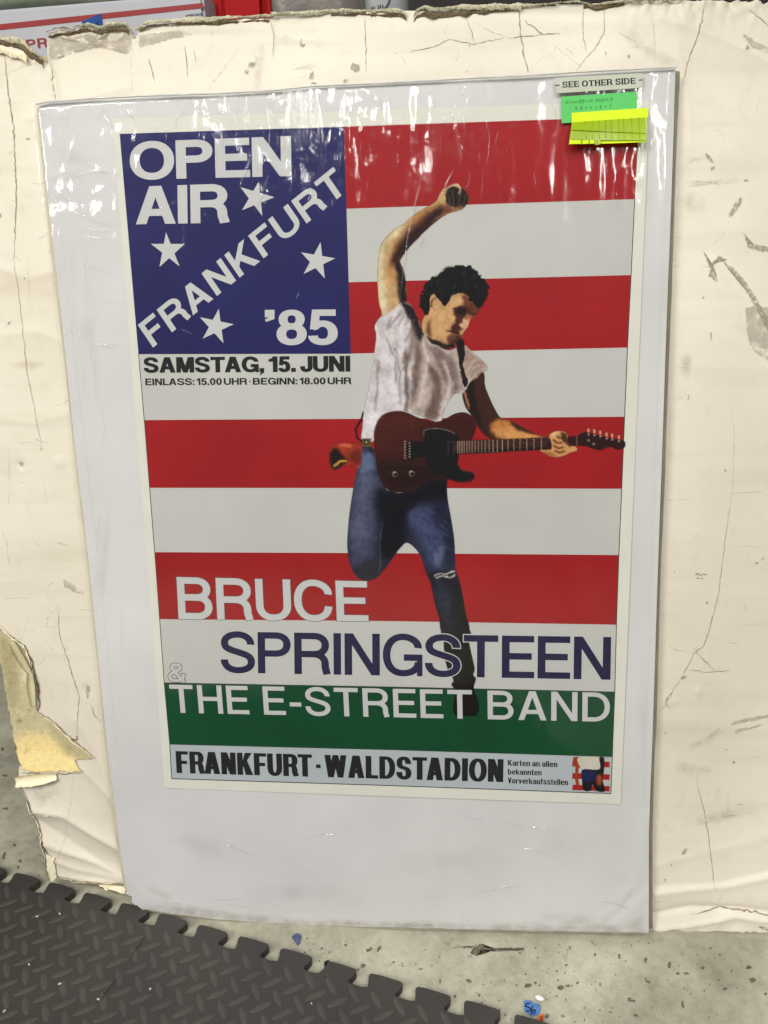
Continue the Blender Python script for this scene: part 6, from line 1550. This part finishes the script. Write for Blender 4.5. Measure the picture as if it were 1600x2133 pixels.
bmx.faces.new(hi); bmx.faces.new(lo[::-1]); bmesh.ops.recalc_face_normals(bmx, faces=bmx.faces[:]); bmesh.ops.bevel(bmx, geom=bmx.edges[:], offset=.0035, segments=3, affect='EDGES')
me = bpy.data.meshes.new('box_body'); bmx.to_mesh(me); bmx.free(); me.materials.append(M['box_white']); link(bpy.data.objects.new('box_body', me), mb)
front_poly('red_stripe', [(-195, 71), (424, 6), (424, 17), (-195, 84)], .0005, M['box_red'], mb)
class SheetV(Sheet):
    def __init__(s, fn, n, lift): s.fn, s.n, s.lift = fn, n, lift; s.v = []; s.f = []; s.k = 0
    def raw(s, uv):
        i = sum(len(a) for a in s.v); dz = s.k*2e-6; s.k += 1; s.v.append(s.fn(uv[:, 0], uv[:, 1])+s.n*(s.lift+dz)); s.f.append(tuple(range(i, i+len(uv))))
    def rawstrip(s, A, B):
        i = sum(len(a) for a in s.v); n = len(A); dz = s.k*2e-6; s.k += 1; P = np.concatenate([A, B]); s.v.append(s.fn(P[:, 0], P[:, 1])+s.n*(s.lift+dz))
        for j in range(n-1): s.f.append((i+j, i+n+j, i+n+j+1, i+j+1))
s = SheetV(bf_, bn, .0006)
text_on(s, 'PRIORITY', [(54, 83), (212, 66), (213, 86), (57, 103)], s=.20, h=.15, gap=.16, cond=.9, mapf=1)
s.build('lettering', M['box_red'], mb)
s = SheetV(bf_, bn, .0006)
text_on(s, 'UNITED STATES', [(388, 31), (424, 27), (424, 32), (388, 36)], s=.2, h=.15, gap=.12, mapf=1)
s.build('lettering', M['ink_black'], mb)
# blue tape on the box
tp = tag(front_poly('masking_tape', [(171, 45), (211, 28), (217, 62), (176, 78)], .0010, M['tape_blue'], None), 'piece of blue painter\'s tape with marker numbers stuck on the white box', 'tape')
s = SheetV(bf_, bn, .0014)
text_on(s, '610', [(184, 50), (206, 46), (209, 60), (186, 64)], s=.14, h=.14, gap=.25, cond=.9, mapf=1)
s.build('handwriting', M['pen_dark'], tp)

def hull_box(name, label, cat, pxs, y0, y1, ztop_px, mat, bev=.01, part='body', z0=None):
    xl = float(wall_pt(pxs[0], 20, y0)[0]); xr = float(wall_pt(pxs[1], 20, y0)[0]); zt = float(wall_pt((pxs[0]+pxs[1])/2, ztop_px, y0)[2])
    t = thing(name, label, cat, loc=((xl+xr)/2, (y0+y1)/2, SZ)); boxm(part, xl, xr, y0, y1, SZ, zt, mat, t, bev); return t, xl, xr, zt
rt, xl, xr, zt = hull_box('red_tote', 'glossy red plastic tote between the white box and the grey wrapped bundle', 'tote', (438, 560), .37, .60, -90, M['tote_red'], .012)
boxm('tote_rim', xl-.006, xr+.006, .362, .608, zt-.02, zt+.002, M['tote_red'], rt, .003); boxm('grip_rib', xl+.012, xl+.018, .366, .372, SZ+.02, zt-.03, M['tote_red'], rt, .002)
# grey wrapped bundle: soft lumpy solid
def lumpy(name, label, cat, cx_px, cy_px, y, rx, ry, rz, mat, seed, part='body'):
    c = wall_pt(cx_px, cy_px, y); bmx = bmesh.new(); bmesh.ops.create_icosphere(bmx, subdivisions=4, radius=1)
    r = np.random.default_rng(seed); dirs = r.normal(size=(14, 3)); dirs /= np.linalg.norm(dirs, axis=1)[:, None]; am = r.random(14)*.10
    for v in bmx.verts:
        q = np.array(v.co[:]); q = np.sign(q)*np.abs(q)**.7; k = 1+sum(a*math.cos(7*(q@d)+i) for i, (a, d) in enumerate(zip(am, dirs)))*.35
        v.co = Vector((q[0]*rx*k, q[1]*ry*k, q[2]*rz*k))
    zb = min(v.co.z for v in bmx.verts)
    t = thing(name, label, cat, loc=(float(c[0]), float(c[1]), SZ)); dz = max(0.0, float(c[2])-SZ)
    for v in bmx.verts: v.co.z = max(0.002, v.co.z+dz)
    me = bpy.data.meshes.new(part); bmx.to_mesh(me); bmx.free(); me.materials.append(mat); me.polygons.foreach_set('use_smooth', np.ones(len(me.polygons), bool)); link(bpy.data.objects.new(part, me), t); return t
lumpy('wrapped_bundle', 'grey plastic wrapped bundle behind the board, right of the red tote', 'bundle', 640, -40, .44, .075, .06, .16, M['wrap_grey'], 3)
lumpy('wrapped_pack', 'lilac grey wrapped pack behind the board, left of the white jug', 'pack', 705, -10, .50, .05, .05, .13, M['wrap_lilac'], 5)
lumpy('folded_bag', 'pale green crumpled bag lying on top of the white mailing box', 'bag', 10, -22, .46, .17, .06, .032, M['bag_green'], 8)
fb = [o for o in COL.objects if o.name == 'folded_bag'][0]; fb.location.z = ztop-.002
for ch in fb.children:
    zz = min(v.co.z for v in ch.data.vertices)
    for v in ch.data.vertices: v.co.z -= zz
    z1 = max(v.co.z for v in ch.data.vertices)
    for v in ch.data.vertices: v.co.z *= .05/z1
# white jug with label line and volume text
jc = wall_pt(785, 0, .43); jr = float(wall_pt(850, 0, .43)[0]-wall_pt(722, 0, .43)[0])/2
jug = thing('plastic_jug', 'white plastic jug with navy label line behind the board\'s torn top', 'jug', loc=(float(jc[0]), .43+jr*.6, SZ))
prof = [(0, 0), (jr*.93, 0), (jr, .01), (jr, .16), (jr*.96, .19), (jr*.7, .225), (jr*.35, .245), (jr*.33, .275), (0, .275)]
ns = 40; vs = []; fs = []
for r_, z_ in prof:
    for i in range(ns): a = 2*math.pi*i/ns; vs.append((r_*math.cos(a), r_*math.sin(a)*.8, z_))
for k in range(len(prof)-1):
    for i in range(ns): fs.append((k*ns+i, k*ns+(i+1) % ns, (k+1)*ns+(i+1) % ns, (k+1)*ns+i))
me = bpy.data.meshes.new('body'); me.from_pydata(vs, [], fs); me.materials.append(M['jug_white']); me.polygons.foreach_set('use_smooth', np.ones(len(me.polygons), bool)); link(bpy.data.objects.new('body', me), jug)
def on_jug(pts, lift=.0015):
    out = []
    cx, cy = jug.location.x, jug.location.y
    for px, py in pts:
        d = rayw(np.float64(px), np.float64(py)); ax, ay = (CW[0]-cx)/(jr+lift), (CW[1]-cy)/(jr*.8+lift); bx_, by_ = d[0]/(jr+lift), d[1]/(jr*.8+lift)
        A = bx_**2+by_**2; Bb = 2*(ax*bx_+ay*by_); Cc = ax**2+ay**2-1; disc = max(0, Bb*Bb-4*A*Cc); k = (-Bb-math.sqrt(disc))/(2*A); out.append(CW+d*k)
    return np.array(out)
def jug_line(name, pts, wd, mat):
    P = np.array(lerp_pts(pts, 8), float); d = np.gradient(P, axis=0); d /= np.linalg.norm(d, axis=1)[:, None]; nn = np.stack([-d[:, 1], d[:, 0]], 1)*wd/2; n = len(P)
    v = np.concatenate([on_jug(P+nn), on_jug(P-nn)]); mesh_obj(name, v, [(i, i+1, n+i+1, n+i) for i in range(n-1)], mat, jug)
jug_line('label_line', [(726, 0), (729, 10), (731, 24)], 4, M['jug_navy']); jug_line('label_line', [(812, -4), (810, 6), (802, 18)], 3, M['jug_navy'])
sj = SheetV(lambda X, Y, lift=0: on_jug(list(zip(np.atleast_1d(X), np.atleast_1d(Y))), .002), np.zeros(3), 0)
text_on(sj, 'OL 31 L', [(772, 14), (800, 8), (801, 16), (773, 22)], s=.2, h=.15, gap=.14, cond=.8, mapf=1)
sj.build('lettering', M['ink_black'], jug)
